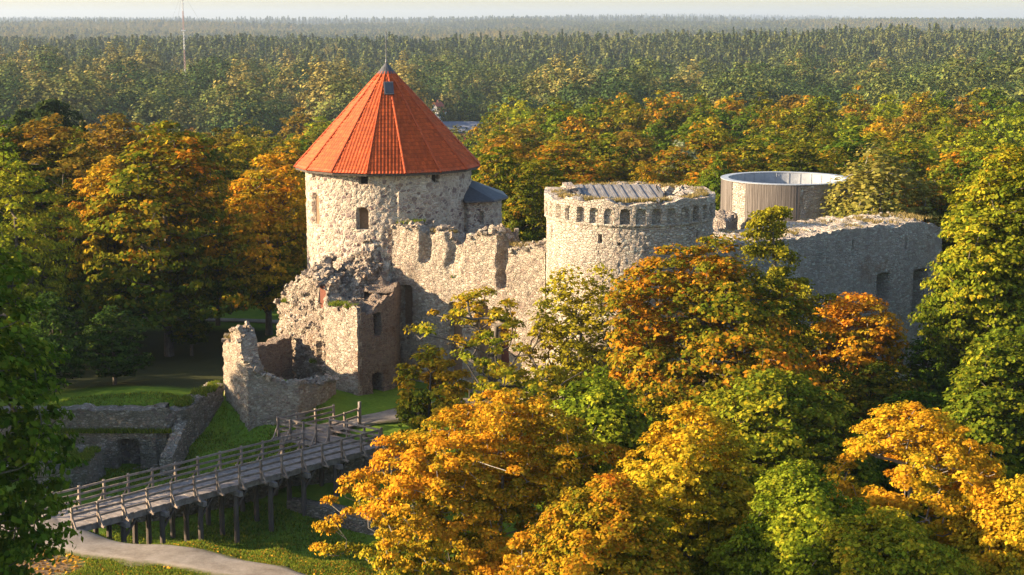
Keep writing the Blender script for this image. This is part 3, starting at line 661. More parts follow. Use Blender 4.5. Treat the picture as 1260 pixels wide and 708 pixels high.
# stair turret on the right flank with its slate cap
stone_wall('turret', [(x * KT, y * KT) for x, y in ((-4.6, 117.2), (-3.3, 115.6), (-1.5, 116.0), (-0.8, 117.6), (-1.2, 120))], 8.0, zk(16.5), 0.9, M['tower'], wt, amp=0.06, top_amp=0.0, seed=11, openings=[(3.2, 0.17, zk(14.6), zk(15.6), 0.4, 0)])
mb = MB()
rim = [(-4.9, 116.9, 16.45), (-3.5, 115.15, 16.35), (-1.3, 115.5, 16.35), (-0.3, 117.5, 16.4), (-0.7, 120.4, 16.5)]
apx = [(-3.9, 117.2, 17.75), (-3.1, 118.2, 17.75)]
rim = [(x * KT, y * KT, zk(z)) for x, y, z in rim]; apx = [(x * KT, y * KT, zk(z)) for x, y, z in apx]
up = [(x, y, z + 0.14) for x, y, z in rim]
for i in range(4):
    a, b = up[i], up[i + 1]; mb.poly([a, b, apx[1] if i >= 2 else apx[0]]) if i != 2 else mb.poly([a, b, apx[1], apx[0]])
    mb.quad(rim[i], rim[i + 1], up[i + 1], up[i])
mb.poly(rim[::-1]); mb.build('turret_roof', M['slate'], wt)
# broken stub of wall on the left flank
def stub_top(s): return np.interp(s, [0, 1.6, 2.8, 4.1, 5.9, 7.4, 8.6], [8.0, 8.5, 9.4, 10.4, 11.5, 10.6, 10.2])
def stub_b(s, z, x, y):
    P = np.stack([x, y, z], -1); return 0.26 * fbm(P, 1.5, 91, 3) + 0.26 * (worley(P, 0.42, 93)[2] - 0.5) - 0.10 * np.clip(z - 6, 0, 5) * 0.8 + 0.22
stone_wall('broken_wall', [(-17.3, 117.5), (-17.8, 116.0), (-16.6, 113.8), (-13.7, 110.9), (-13.5, 110.7)], 2.0, stub_top, lambda s: np.interp(s, [0, 5.5, 7, 9], [3.4, 3.0, 1.5, 1.2]), M['rubble'], wt, amp=0.10, cell=0.36, bulge=stub_b, top_amp=0.3, seed=21, top_rise=0.8,
           openings=[(7.75, 0.36, 9.0, 10.8, 0.6, 1), (7.75, 0.24, 5.3, 6.6, 0.5, 0)])
top_rocks(wt, M['rubble'], 150, .09, .26); top_rocks(wt, M['rubble'], 260, .06, .17, LAST['front'][LAST['front'][:, 2] > 3])
panel('window', (-13.75, 111.35), (-0.707, -0.707), 0.74, 9.0, 10.7, M['brick'], wt, True, 0.2)
panel('window', (-13.75, 111.35), (-0.707, -0.707), 0.5, 5.3, 6.5, M['shutter'], wt, False, 0.2)
# slope of broken vaulting that joins tower and bastion
def rubble_slope():
    nu, nv = 90, 64; U, Vv = np.meshgrid(np.linspace(-1, 1, nu), np.linspace(0, 1, nv)); 
    a = R(1) * (-15 + U * (7 + np.where(U < 0, 25, 8) * Vv ** .9)) + dT
    r = RT - .35 + 5.0 * Vv ** 1.15 - .9 * Vv * U ** 2
    z = 13.9 - 4.4 * Vv ** .8 - 1.1 * np.abs(U) ** 1.8 * (1 - .5 * Vv) + .35 * np.sin(U * 5 + 1) * Vv
    P = np.stack([CT[0] + r * np.sin(a), CT[1] - r * np.cos(a), z], -1)
    d = .75 * fbm(P, 1.4, 131, 4) + .45 * (worley(P, .5, 133)[2] - .5) + .2 * (worley(P, .26, 135)[2] - .5)
    P[..., 2] += d * (.25 + .75 * Vv); P[..., 1] -= d * .5; P[..., 0] += .35 * fbm(P, .9, 137, 2)
    P[-1, :, 2] -= 1.6; P[-1, :, 1] += .5
    i0 = (np.arange(nv - 1)[:, None] * nu + np.arange(nu - 1)[None]).ravel()
    global VAULT; VAULT = P.reshape(-1, 3)
    obj('broken_vault', P.reshape(-1, 3), np.stack([i0 + nu, i0 + nu + 1, i0 + 1, i0], 1), M['rubble'], wt)
rubble_slope()
top_rocks(wt, M['rubble'], 420, .07, .25, VAULT)
# square bastion in front of it
stone_wall('bastion', [(-13.9, 112.0), (-13.62, 110.3), (-11.05, 108.0)], 2.0, [(0, 10.0), (1.5, 9.6), (3, 9.2), (5, 9.6)], lambda s: np.interp(s, [0, 3.7, 3.9, 5.3], [2.6, 2.6, .4, .4]), M['wall'], wt, amp=0.09, top_amp=0.45, seed=23)
stone_wall('bastion', [(-10.93, 108.14), (-8.6, 110.9), (-8.4, 114.5)], 2.0, [(0, 9.5), (1.2, 9.3), (2.6, 9.9), (4, 10.6)], 2.2, M['brickish'], wt, amp=0.09, top_amp=0.4, seed=24,
           openings=[(1.85, 0.40, 7.3, 9.0, 1.1, 0), (1.8, 0.5, 3.1, 4.6, 1.2, 0.3)])
GT += [(-12.6, 109.9, 9.6, 0.7, 0), (-11.6, 109.0, 9.6, 0.5, 0), (-17.0, 114.3, 9.0, 0.4, 0), (-14.6, 111.4, 5.0, 0.4, 0)]

# ---- curtain wall between the tower and the arcaded round tower
cw = thing('castle_wall', 'ragged high ruined curtain wall running right from the red roofed tower', 'wall', (-3, 114, 2))
cwp = [(-9.0, 114.6), (2.35, 108.3)]
def cw_top(s): return np.interp(s, np.array([0, 1.0, 1.9, 2.4, 3.0, 3.6, 4.3, 4.9, 5.6, 6.2, 7.0, 7.7, 8.4, 8.9, 9.2, 10.4, 12.1]) * 1.075, [14.5, 14.75, 14.7, 14.3, 14.2, 14.6, 14.3, 13.7, 13.6, 14.5, 14.9, 14.85, 14.5, 14.0, 13.5, 13.8, 13.9])
def cw_b(s, z, x, y):
    k = lambda c, w, z0, dz: np.exp(-(np.abs(s - c + .08 * np.sin(z * 1.7) + .28 * fbm(np.stack([x, y, z], -1), .8, 77, 2)) / (w * (.85 + .05 * np.clip(z - z0, 0, 3)))) ** 6) * np.clip((z - z0) / dz, 0, 1)
    P = np.stack([x, y, z], -1)
    return -0.6 * k(2.9, 0.5, 11.9, 0.5) - 0.4 * k(5.4, 0.7, 11.1, 1.2) - 0.9 * k(9.5, 0.42, 10.6, 0.4) + 0.16 * fbm(P, 2.0, 71, 3)
wo = [(1.25, 0.5, 7.2, 10.3, 0.8, 1), (5.5, 0.55, 3.9, 9.4, 1.0, 0.3), (7.85, 0.62, 4.4, 9.4, 0.9, 1), (9.5, 0.52, 3.9, 7.9, 1.0, 0)]
stone_wall('wall', cwp, 1.0, cw_top, 2.0, M['wall'], cw, openings=wo, bulge=cw_b, amp=0.085, top_amp=0.34, seed=33)
top_rocks(cw, M['wall'], 260, .09, .28)
cn = (-0.485, -0.874)
for s_, w, z0, z1, dp, ar, mt in ((1.25, 0.98, 7.2, 10.3, 0.6, True, M['infill']), (5.5, 1.08, 3.9, 9.4, 0.8, False, M['infill']), (7.85, 1.22, 4.4, 9.4, 0.7, True, M['infill']), (9.5, 1.02, 3.9, 7.9, 0.8, False, M['brick'])):
    q = (-9.0 + 0.874 * s_ - cn[0] * dp, 114.6 - 0.485 * s_ - cn[1] * dp); panel('window', q, cn, w, z0, z1, mt, cw, ar)
GT += [(-8.0, 115.6, 14.85, 0.9, 0), (-7.2, 115.4, 14.9, 0.7, 0), (-5.3, 113.9, 14.4, 0.8, 1), (-4.5, 113.3, 14.4, 0.5, 1), (0.6, 110.3, 13.9, 0.8, 1), (1.6, 109.8, 13.9, 0.8, 1), (2.4, 109.3, 13.9, 0.6, 1), (-6.4, 113.6, 11.8, 0.3, 0), (-4.2, 112.4, 11.2, 0.4, 0)]

# ---- arcaded round tower
KS = 0.957
def zs(z): return 30 + (z - 30) * KS
CS = (8.66 * KS, 113.0 * KS); RS = 6.1 * KS
st = thing('castle_tower', 'squat roofless round tower ringed by a frieze of small arches', 'tower', (CS[0], CS[1], 0))
sop = []
k = 0
for a in np.arange(-175, 178, 10.3):
    sop.append((RS * R(a - 2.9 + 180), 0.32, zs(15.8), zs(16.9), (0.26, 0.18, 0.5, 0.22, 0.36)[k % 5], 1)); k += 1
for a, z0, z1, hw in ((-19.5, 14.4, 15.05, 0.14), (52, 14.25, 15.1, 0.1), (-67, 14.3, 15.2, 0.1), (-6.5, 14.3, 14.5, 0.1)):
    sop.append((RS * R(a + 180), hw, zs(z0), zs(z1), 0.6, 0))
def s_b(s, z, x, y): return 0.13 * (z > zs(15.6)) + 0.07 * fbm(np.stack([x, y, z], -1), 2.2, 5, 2)
def s_top(s): return zs(17.35) + 0.12 * np.sin(s * 0.9) + 0.1 * np.sin(s * 2.3 + 1)
stone_wall('wall', arc(CS, RS, -180, 180, 240), -3.0, s_top, 1.5, M['lime'], st, openings=sop, amp=0.05, cell=0.36, top_amp=0.10, bulge=s_b, seed=44, closed=True, res=0.08)
mb = MB(); n = 40
mb.poly([(CS[0] + (RS - 1.2) * cos(2 * pi * i / n), CS[1] + (RS - 1.2) * sin(2 * pi * i / n), zs(15.6)) for i in range(n)])
mb.build('inner_floor', M['mossy'], st)
# plank roof inside the rim
mb = MB(); nb = 26; x0, x1 = 5.1, 11.2
for i in range(nb):
    xa = x0 + (x1 - x0) * i / nb; xb = x0 + (x1 - x0) * (i + 0.9) / nb; dz = 0.03 * (i % 3)
    t = 0.15 * (i / nb)
    mb.hexa([(xa - .15, 110.6 + t, 17.0 + dz), (xb - .15, 110.6 + t, 17.0 + dz), (xb - .5, 115.9 + t, 17.55 + dz), (xa - .5, 115.9 + t, 17.55 + dz)], [(xa - .15, 110.6 + t, 17.06 + dz), (xb - .15, 110.6 + t, 17.06 + dz), (xb - .5, 115.9 + t, 17.61 + dz), (xa - .5, 115.9 + t, 17.61 + dz)])
mb.v = [(x * KS, y * KS, zs(z)) for x, y, z in mb.v]; rfp = mb.build('plank_roof', M['planks'], st)
mb = MB(); mb.box((8.0, 110.9, 16.3), (6.0, 0.12, 1.4)); mb.box((4.95, 113.3, 16.6), (0.12, 4.8, 1.9)); mb.box((10.95, 113.3, 16.6), (0.12, 4.8, 1.9)); mb.box((8, 115.7, 16.5), (5.9, 0.12, 1.9)); mb.v = [(x * KS, y * KS, zs(z)) for x, y, z in mb.v]; mb.build('roof_wall', M['slate'], rfp)
mb = MB()
for i in range(80):
    a = rnd.uniform(0, 2 * pi); r = RS - rnd.uniform(0.35, 1.5); rock(mb, CS[0] + r * cos(a), CS[1] + r * sin(a), zs(17.38), rnd.uniform(.06, .17), rnd)
for i in range(26):
    rock(mb, CS[0] + rnd.uniform(2.8, 4.8), CS[1] + rnd.uniform(-1.5, 2.5), zs(17.0) + rnd.uniform(-.2, .3), rnd.uniform(.3, .5), rnd)
for i in range(12):
    rock(mb, CS[0] - rnd.uniform(3.6, 4.6), CS[1] + rnd.uniform(0.5, 2.5), zs(17.1) + rnd.uniform(-.2, .3), rnd.uniform(.3, .5), rnd)
mb.build('rubble', M['lime'], st)['kind'] = 'stuff'
for i in range(34):
    a = 2 * pi * i / 34; GT.append((CS[0] + (RS - .8) * cos(a), CS[1] + (RS - .8) * sin(a), zs(17.35), 0.5, 1))

# ---- long shaded wall to the right
rw = thing('castle_wall', 'long thick shaded limestone wall with tall openings, right of the arcaded tower', 'wall', (26, 121, 0))
rp0, rp1 = (13.6, 111.9), (36.6, 130.2)
Lr = sqrt((rp1[0] - rp0[0]) ** 2 + (rp1[1] - rp0[1]) ** 2); rd = ((rp1[0] - rp0[0]) / Lr, (rp1[1] - rp0[1]) / Lr); rn = (rd[1], -rd[0])
def rs(px, Y): return (Y - rp0[1]) / rd[1]
rop = [(rs(0, 125.4), 0.85, 6.6, 9.35, 1.8, 0.2), (rs(0, 125.2), 0.75, 0.2, 4.6, 1.8, 0.2), (rs(0, 128.5), 1.0, 4.4, 9.2, 1.8, 0.25), (rs(0, 122.2), 1.3, 5.6, 7.7, 1.6, 0.4), (rs(0, 122.9), 0.12, 11.1, 12.4, 0.6, 0), (rs(0, 127.2), 0.14, 11.0, 12.0, 0.6, 0), (rs(0, 118.9), 0.12, 10.9, 11.8, 0.6, 0)]
def r_top(s): return np.interp(s, [0, 5, 10, 16, 22, 26, 28, 29], [13.3, 13.5, 13.2, 13.4, 13.2, 13.1, 12.9, 12.5])
stone_wall('wall', [rp0, rp1, (rp1[0] - 2.4, rp1[1] + 4)], -4, r_top, 6.0, M['lime'], rw, openings=rop, amp=0.055, cell=0.4, top_amp=0.22, seed=55, res=0.12, bulge=lambda s, z, x, y: 0.1 * fbm(np.stack([x, y, z], -1), 2.5, 8, 2))
for (s_, hw, z0, z1, dp, ar) in rop[:4]:
    q = (rp0[0] + rd[0] * s_ - rn[0] * (dp - .12), rp0[1] + rd[1] * s_ - rn[1] * (dp - .12)); panel('window', q, rn, hw * 1.96, z0, z1, M['pile'], rw, False)  # dark back slabs paint in the shade deep inside the openings
mb = MB()
for i in range(130):
    s_ = rnd.uniform(1, Lr - .5); t = rnd.uniform(0.2, 5.6); rock(mb, rp0[0] + rd[0] * s_ - rn[0] * t, rp0[1] + rd[1] * s_ - rn[1] * t, 13.2 + rnd.uniform(-.1, .1), rnd.uniform(.07, .22), rnd)
mb.build('rubble', M['lime'], rw)['kind'] = 'stuff'
for i in range(70):
    s_ = rnd.uniform(1, Lr - .5); t = rnd.uniform(0.8, 5.4); GT.append((rp0[0] + rd[0] * s_ - rn[0] * t, rp0[1] + rd[1] * s_ - rn[1] * t, 13.25, 0.8, 2))

# ---- timber and stone shell tower
CL = (26.9, 151.0); RL = 6.3
lt = thing('castle_tower', 'open round tower of silvery boards and stone panels with zinc rim', 'tower', (CL[0], CL[1], 2))
lang = lambda px: math.degrees(math.asin(max(-1, min(1, (px - 968.5) / 78.8))))
ztl = 14.5
segs = [(890, 905, 'b'), (905, 921, 's'), (921, 985, 'b'), (985, 1030, 's'), (1030, 1047.2, 'b')]
for p0, p1, kd in segs:
    a0, a1 = lang(p0), lang(p1)
    if kd == 's':
        stone_wall('stone_panel', arc(CL, RL, a0, a1, 30), 4, ztl - 0.05, 0.5, M['lime'], lt, amp=0.05, cell=0.34, top_amp=0.03, seed=66)
    else:
        mb = MB(); n = max(4, int((a1 - a0) * R(1) * RL / 0.17)); dl = atan2(-CL[0], CL[1])
        for i in range(n):
            f0 = R(a0 + (a1 - a0) * i / n) + dl; f1 = R(a0 + (a1 - a0) * (i + 0.93) / n) + dl; r0 = RL + 0.03 + 0.025 * rnd.random(); r1 = RL - 0.25
            zb_ = 4.0; zt_ = ztl - 0.02
            P_ = lambda r, f, z: (CL[0] + r * sin(f), CL[1] - r * cos(f), z)
            mb.hexa([P_(r0, f0, zb_), P_(r0, f1, zb_), P_(r1, f1, zb_), P_(r1, f0, zb_)], [P_(r0, f0, zt_), P_(r0, f1, zt_), P_(r1, f1, zt_), P_(r1, f0, zt_)])
        mb.build('board_cladding', M['cladding'], lt)
def ringwall(name, c, r0, r1, z0, z1, a0, a1, mat, parent, n=90):
    mb = MB(); dl = atan2(-c[0], c[1])
    for i in range(n):
        f0 = R(a0 + (a1 - a0) * i / n) + dl; f1 = R(a0 + (a1 - a0) * (i + 1) / n) + dl
        P_ = lambda r, f, z: (c[0] + r * sin(f), c[1] - r * cos(f), z)
        mb.hexa([P_(r1, f0, z0), P_(r1, f1, z0), P_(r0, f1, z0), P_(r0, f0, z0)], [P_(r1, f0, z1), P_(r1, f1, z1), P_(r0, f1, z1), P_(r0, f0, z1)])
    return mb.build(name, mat, parent)
ringwall('rear_cladding', CL, RL - 0.12, RL + 0.05, 4, ztl - 0.02, 90, 270, M['cladding'], lt)
ringwall('inner_lining', CL, RL - 0.62, RL - 0.52, 6, ztl - 0.01, 0, 360, M['zinc'], lt)
ringwall('rim', CL, RL - 0.66, RL + 0.10, ztl, ztl + 0.07, 0, 360, M['zinc'], lt)
mb = MB(); dl = atan2(-CL[0], CL[1])
for i in range(30):
    f = 2 * pi * i / 30; mb.beam((CL[0] + (RL - .68) * sin(f), CL[1] - (RL - .68) * cos(f), 8), (CL[0] + (RL - .68) * sin(f), CL[1] - (RL - .68) * cos(f), ztl - .02), .03, .03)
mb.build('seams', M['zinc'], lt)
mb = MB(); mb.poly([(CL[0] + (RL - .7) * cos(2 * pi * i / 40), CL[1] + (RL - .7) * sin(2 * pi * i / 40), 12.6) for i in range(40)]); mb.build('floor', M['slate'], lt)

# ---- rubble wall between the two right-hand towers
w = stone_wall('ruined_wall', [(13.5, 121), (17, 132), (21.5, 146)], 1, 11.5, 2.5, M['rubble'], loc=(17, 132, 1), amp=0.1, top_amp=0.5, seed=71, res=0.2)
tag(w, 'low broken rubble wall between the arcaded tower and the boarded tower', 'wall')

# ---- bailey ruin beside the bridge
bw = thing('bailey_wall', 'tall broken bailey wall with grassy stepped top beside the bridge platform', 'wall', (-18, 103, 1.5))
bp_ = [(-20.3, 106.0), (-20.0, 105.2), (-17.95, 102.2)]
stone_wall('wall', bp_, 0.8, [(0, 7.9), (1.9, 7.8), (2.0, 8.7), (3.0, 8.8), (3.6, 8.7), (3.7, 7.6), (4.2, 6.6), (4.6, 6.3)], 1.2, M['wall'], bw, amp=0.12, top_amp=0.3, seed=81, cell=.32)
top_rocks(bw, M['wall'], 70, .09, .26)
stone_wall('wall', [(-17.9, 102.3), (-14.6, 102.7), (-13.1, 105.2), (-12.6, 107.6)], 0.8, [(0, 6.7), (1.0, 6.0), (2.4, 5.4), (4.5, 5.1), (7.0, 4.8), (9, 4.6), (11, 4.5)], 1.1, M['wall'], bw, amp=0.08, top_amp=0.18, seed=82)
top_rocks(bw, M['wall'], 120, .09, .28)
stone_wall('wall', [(-19.4, 107.5), (-16.4, 112.6)], 2.5, [(0, 7.6), (1, 6.7), (5, 6.5), (6, 6.8)], 1.0, M['brickish'], bw, amp=0.08, top_amp=0.2, seed=83)
stone_wall('wall', [(-18.6, 104.3), (-18.2, 107.5)], 3.5, [(0, 8.6), (1.4, 8.5), (1.6, 7.6), (3.2, 7.4)], 0.8, M['brickish'], bw, amp=0.08, top_amp=0.15, seed=84)
GT += [(-19.6, 105.6, 8.1, .5, 1), (-17.2, 103.4, 6.0, .5, 1), (-16.5, 103.0, 5.3, .5, 0)]

lb = thing('moat_wall', 'low mossy stone wall with an arched niche, left of the bridge', 'wall', (-26, 99.5, 0.8))
def lb_top(s): return np.interp(s, [0, 6.8, 7.7, 8.6, 10, 11.5, 13.4], [4.35, 4.5, 4.45, 4.2, 4.45, 4.6, 4.7])
stone_wall('wall', [(-36, 99.8), (-30, 99.2), (-22.9, 99.1), (-21.9, 100.3), (-20.2, 105.2)], 0.3, [(0, 4.2), (6, 4.4), (13, 4.5), (14.5, 4.2), (16, 4.35), (20, 4.8)], 1.3, M['mossy'], lb, amp=0.08, top_amp=0.15, seed=85,
           openings=[(10.65, 0.75, 0.5, 2.6, 0.95, 0.25)], bulge=lambda s, z, x, y: np.where((z < 3.05) & (s < 12.6), 0.28, 0.0))
panel('niche_back', (-25.4, 99.85), (0, -1), 1.4, 0.6, 2.5, M['pile'], lb, False)  # dark slab colours in the shade at the back of the niche
for i in range(26): GT.append((-32 + 9.5 * i / 25, 98.85, 3.08, .3, 0))
for i in range(22): t = i / 21; GT.append((-22.3 + 1.6 * t + rnd.uniform(-.3, .2), 101.0 + 4.6 * t, 4.35 + .35 * t, rnd.uniform(.25, .6), 0))
cwl = stone_wall('cross_wall', [(-21.95, 96.3), (-21.6, 99.6)], 0.4, [(0, 2.0), (1.4, 2.6), (3.4, 3.6)], 0.8, M['mossy'], loc=(-21.8, 98, .4), amp=0.08, top_amp=0.15, seed=86)
tag(cwl, 'short sloping wall stub meeting the low mossy wall at a right angle', 'wall')
ml = stone_wall('mound_ruin', [(-32.5, 93.2), (-29, 92.6), (-26.9, 94.0), (-26.6, 97.5)], 0.2, [(0, 2.4), (3, 2.6), (6, 2.2), (9, 2.4)], 2.6, M['mossy'], loc=(-29, 94, .5), amp=0.12, top_amp=0.3, seed=87)
tag(ml, 'mossy overgrown wall block near the left end of the bridge', 'wall')
for i in range(60): GT.append((-32 + rnd.random() * 5, 94 + rnd.random() * 2.5, 2.5, .5, 0))
# retaining walls in the moat
rt = stone_wall('retaining_wall', [(-25, 88.3), (-20.6, 89.4), (-17.2, 91.2), (-14.4, 93.6), (-10.6, 94.2), (-6.5, 95.6), (-1, 97)], -1.2, [(0, 1.2), (4, 1.5), (8, 1.9), (11.5, 2.4), (15.5, 2.7), (19, 2.4), (25, 1.2)], 1.4, M['mossy'], loc=(-14, 93, -1), amp=0.11, top_amp=0.2, seed=88)
tag(rt, 'dark rubble retaining wall below the bridge in the moat', 'wall')
lw = stone_wall('low_wall', [(-13.9, 91.5), (-9.0, 89.2), (-5.5, 87.6)], -1.3, [(0, .7), (5, .55), (9, .3)], 0.9, M['mossy'], loc=(-9, 89, -1), amp=0.06, top_amp=0.08, seed=89)
tag(lw, 'low grey wall footing on the moat floor right of the bridge piles', 'wall')
# ------------------------------------------------------------------ timber bridge
rg = random.Random(12)
br = thing('footbridge', 'long grey timber footbridge on piles with three-rail fences', 'bridge', (-17, 87, 0))
DZ = 3.05
A = Vector((-23.6, 79.3, DZ)); B = Vector((-8.5, 95.3, DZ)); ax = (B - A); LB = ax.length; ax = ax / LB
pl = Vector((-ax.y, ax.x, 0)); WD = 3.05
mb = MB(); n = int(LB / 0.235)
for i in range(n):
    t = (i + .5) * LB / n; c = A + ax * t; e0 = rg.uniform(-.05, .05); e1 = rg.uniform(-.05, .05); z = rg.uniform(-.012, .012)
    a = c - pl * (.12 + e0); b = c + pl * (WD + .1 + e1); mb.beam(a + Vector((0, 0, z)), b + Vector((0, 0, z)), LB / n * .93, .07)
mb.build('deck', M['timber'], br)
# platform beyond the end of the deck
PLT = [Vector((-11.6, 95.9, DZ)), Vector((-8.6, 95.5, DZ)), Vector((-12.0, 98.3, DZ)), Vector((-10.4, 100.8, DZ)), Vector((-12.0, 101.5, DZ)), Vector((-15.3, 98.3, DZ))]
mb = MB()
poly = [PLT[0], PLT[1], PLT[2], PLT[3], PLT[4], PLT[5]]
dirp = Vector((0.80, -0.6, 0)); nrm = Vector((0.6, 0.80, 0))
k0 = min(p.dot(nrm) for p in poly); k1 = max(p.dot(nrm) for p in poly)
t = k0 + .1
while t < k1 - .02:
    xs_ = []
    for i in range(6):
        a, b = poly[i], poly[(i + 1) % 6]; da, db = a.dot(nrm) - t, b.dot(nrm) - t
        if da * db < 0: xs_.append(a.lerp(b, da / (da - db)).dot(dirp))
    xs_.sort()
    for q0, q1 in zip(xs_[::2], xs_[1::2]):
        z = DZ + rg.uniform(.0, .02)
        a = nrm * t + dirp * (q0 - .06); b = nrm * t + dirp * (q1 + .06); a.z = b.z = z; mb.beam(a, b, .215, .07)
    t += .235
mb.build('platform_deck', M['rail'], br)
def railing(a, b, side, post=1.62, rails=(.36, .72, 1.08), brace=True, mat=None, ends=(True, True)):
    a = Vector(a); b = Vector(b); L_ = (b - a).length; n = max(1, round(L_ / post)); d = (b - a) / L_
    out = Vector((-d.y, d.x, 0)) * side
    root = None; mb = MB()
    for h in rails:
        for i in range(n):
            p = a + d * (L_ * i / n); q = a + d * (L_ * (i + 1) / n)
            mb.beam(p + Vector((0, 0, h + rg.uniform(-.015, .015))) , q + Vector((0, 0, h + rg.uniform(-.015, .015))), .07, .12)
    root = mb.build('railing', mat or M['rail'], br)
    for i in range(n + 1):
        p = a + d * (L_ * i / n) + out * .09; mp_ = MB(); ln = out * rg.uniform(-.03, .04)
        mp_.beam(p + Vector((0, 0, -.3)), p + ln + Vector((0, 0, 1.18)), .12, .12)
        if brace:
            mp_.beam(p + out * .5 + Vector((0, 0, -.16)), p + out * .03 + Vector((0, 0, .62)), .085, .085)
            mp_.beam(p - out * .1 + Vector((0, 0, -.15)), p + out * .62 + Vector((0, 0, -.15)), .11, .11)
        mp_.build('post', mat or M['rail'], root)
    return root
railing(A, B, -1, mat=M['rail'])
railing(A + pl * WD - ax * .8, A + pl * WD + ax * (LB - 3.6), 1)
railing(PLT[5], PLT[0] + Vector((-.1, .1, 0)), -1, 1.2)
railing(PLT[5], PLT[4], 1, 1.6, brace=False)
railing(PLT[2], PLT[1] + Vector((.2, .1, 0)), 1, 1.45, rails=(.3, .62, 1.02))
railing(PLT[2], PLT[3], -1, 1.5, rails=(.55, 1.05), brace=False)
mb = MB(); p = PLT[3] + Vector((.15, .1, 0)); mb.beam(p + Vector((0, 0, -.3)), p + Vector((0, 0, 1.55)), .16, .16); mb.build('gate_post', M['timber'], br)
# beams and piles
mb = MB()
for o_ in (.1, WD * .35, WD * .68, WD - .1):
    mb.beam(A + pl * o_ + Vector((0, 0, -.2)), B + pl * o_ + Vector((0, 0, -.2)), .24, .32)
mb.build('long_beam', M['timber'], br)
mb = MB()
for a, b in ((PLT[5], PLT[0]), (PLT[4], PLT[2]), (PLT[5], PLT[4]), (PLT[2], PLT[1])): mb.beam(a + Vector((0, 0, -.2)), b + Vector((0, 0, -.2)), .2, .3)
mb.build('platform_beam', M['timber'], br)
for i, t in enumerate(np.arange(3.2, LB - .5, 2.55)):
    c = A + ax * t; mb = MB(); mb.beam(c - pl * .45 + Vector((0, 0, -.5)), c + pl * (WD + .45) + Vector((0, 0, -.5)), .26, .28); mb.build('cross_beam', M['timber'], br)
    for o_ in (.12, WD * .5, WD - .12):
        p = c + pl * o_; zg = gz(p.x, p.y) - .4
        if zg < 2.3:
            mb = MB(); mb.tube((p.x, p.y, zg), (p.x + rg.uniform(-.05, .05), p.y, DZ - .45), .165, .15, 8)
            if o_ != WD * .5: mb.beam((p.x, p.y, DZ - 1.5), tuple(p + ax * .9 + Vector((0, 0, -.4))), .12, .12)
            mb.build('pile', M['pile'], br)
for p in (PLT[5] + Vector((.15, 0, 0)), PLT[5].lerp(PLT[0], .5), PLT[5].lerp(PLT[4], .5)):
    mb = MB(); mb.tube((p.x, p.y, gz(p.x, p.y) - .4), (p.x, p.y, DZ - .3), .15, .14, 8); mb.build('pile', M['rail'], br)

# ------------------------------------------------------------------ trees
def leaf_quads(C, Nn, size, rs):
    """diamond leaves at C with normals Nn"""
    n = len(C); r = rs.normal(size=(n, 3)); T = np.cross(Nn, r); T /= np.linalg.norm(T, axis=1)[:, None] + 1e-9
    Bv = np.cross(Nn, T); sz = size[:, None]
    tip = C + T * sz * .62; base = C - T * sz * .5; drop = Nn * sz * .12
    V = np.stack([base, C + Bv * sz * .42 - drop * 0, tip - drop, C - Bv * sz * .42], 1)
    return V.reshape(-1, 3), np.arange(n * 4).reshape(n, 4)
def profile(h, shape):
    if shape == 'round': return np.sqrt(np.maximum(0, 1 - ((h - .45) / .55) ** 2))
    if shape == 'egg': return np.sqrt(np.maximum(0, 1 - ((h - .36) / .64) ** 2)) * (1 - .1 * h)
    if shape == 'dome': return np.sqrt(np.maximum(0, 1 - (h - .12) ** 2 / .78)) * np.clip(.55 + h * 2.2, 0, 1)
    if shape == 'column': return np.minimum(1, (1 - h) * 2.4) * np.minimum(1, .55 + h * 2.5)
    if shape == 'umbrella': return np.sqrt(np.maximum(0, 1 - ((h - .35) / .65) ** 2)) * np.clip(.3 + h * 1.6, 0, 1)
    return np.maximum(.05, 1 - h)
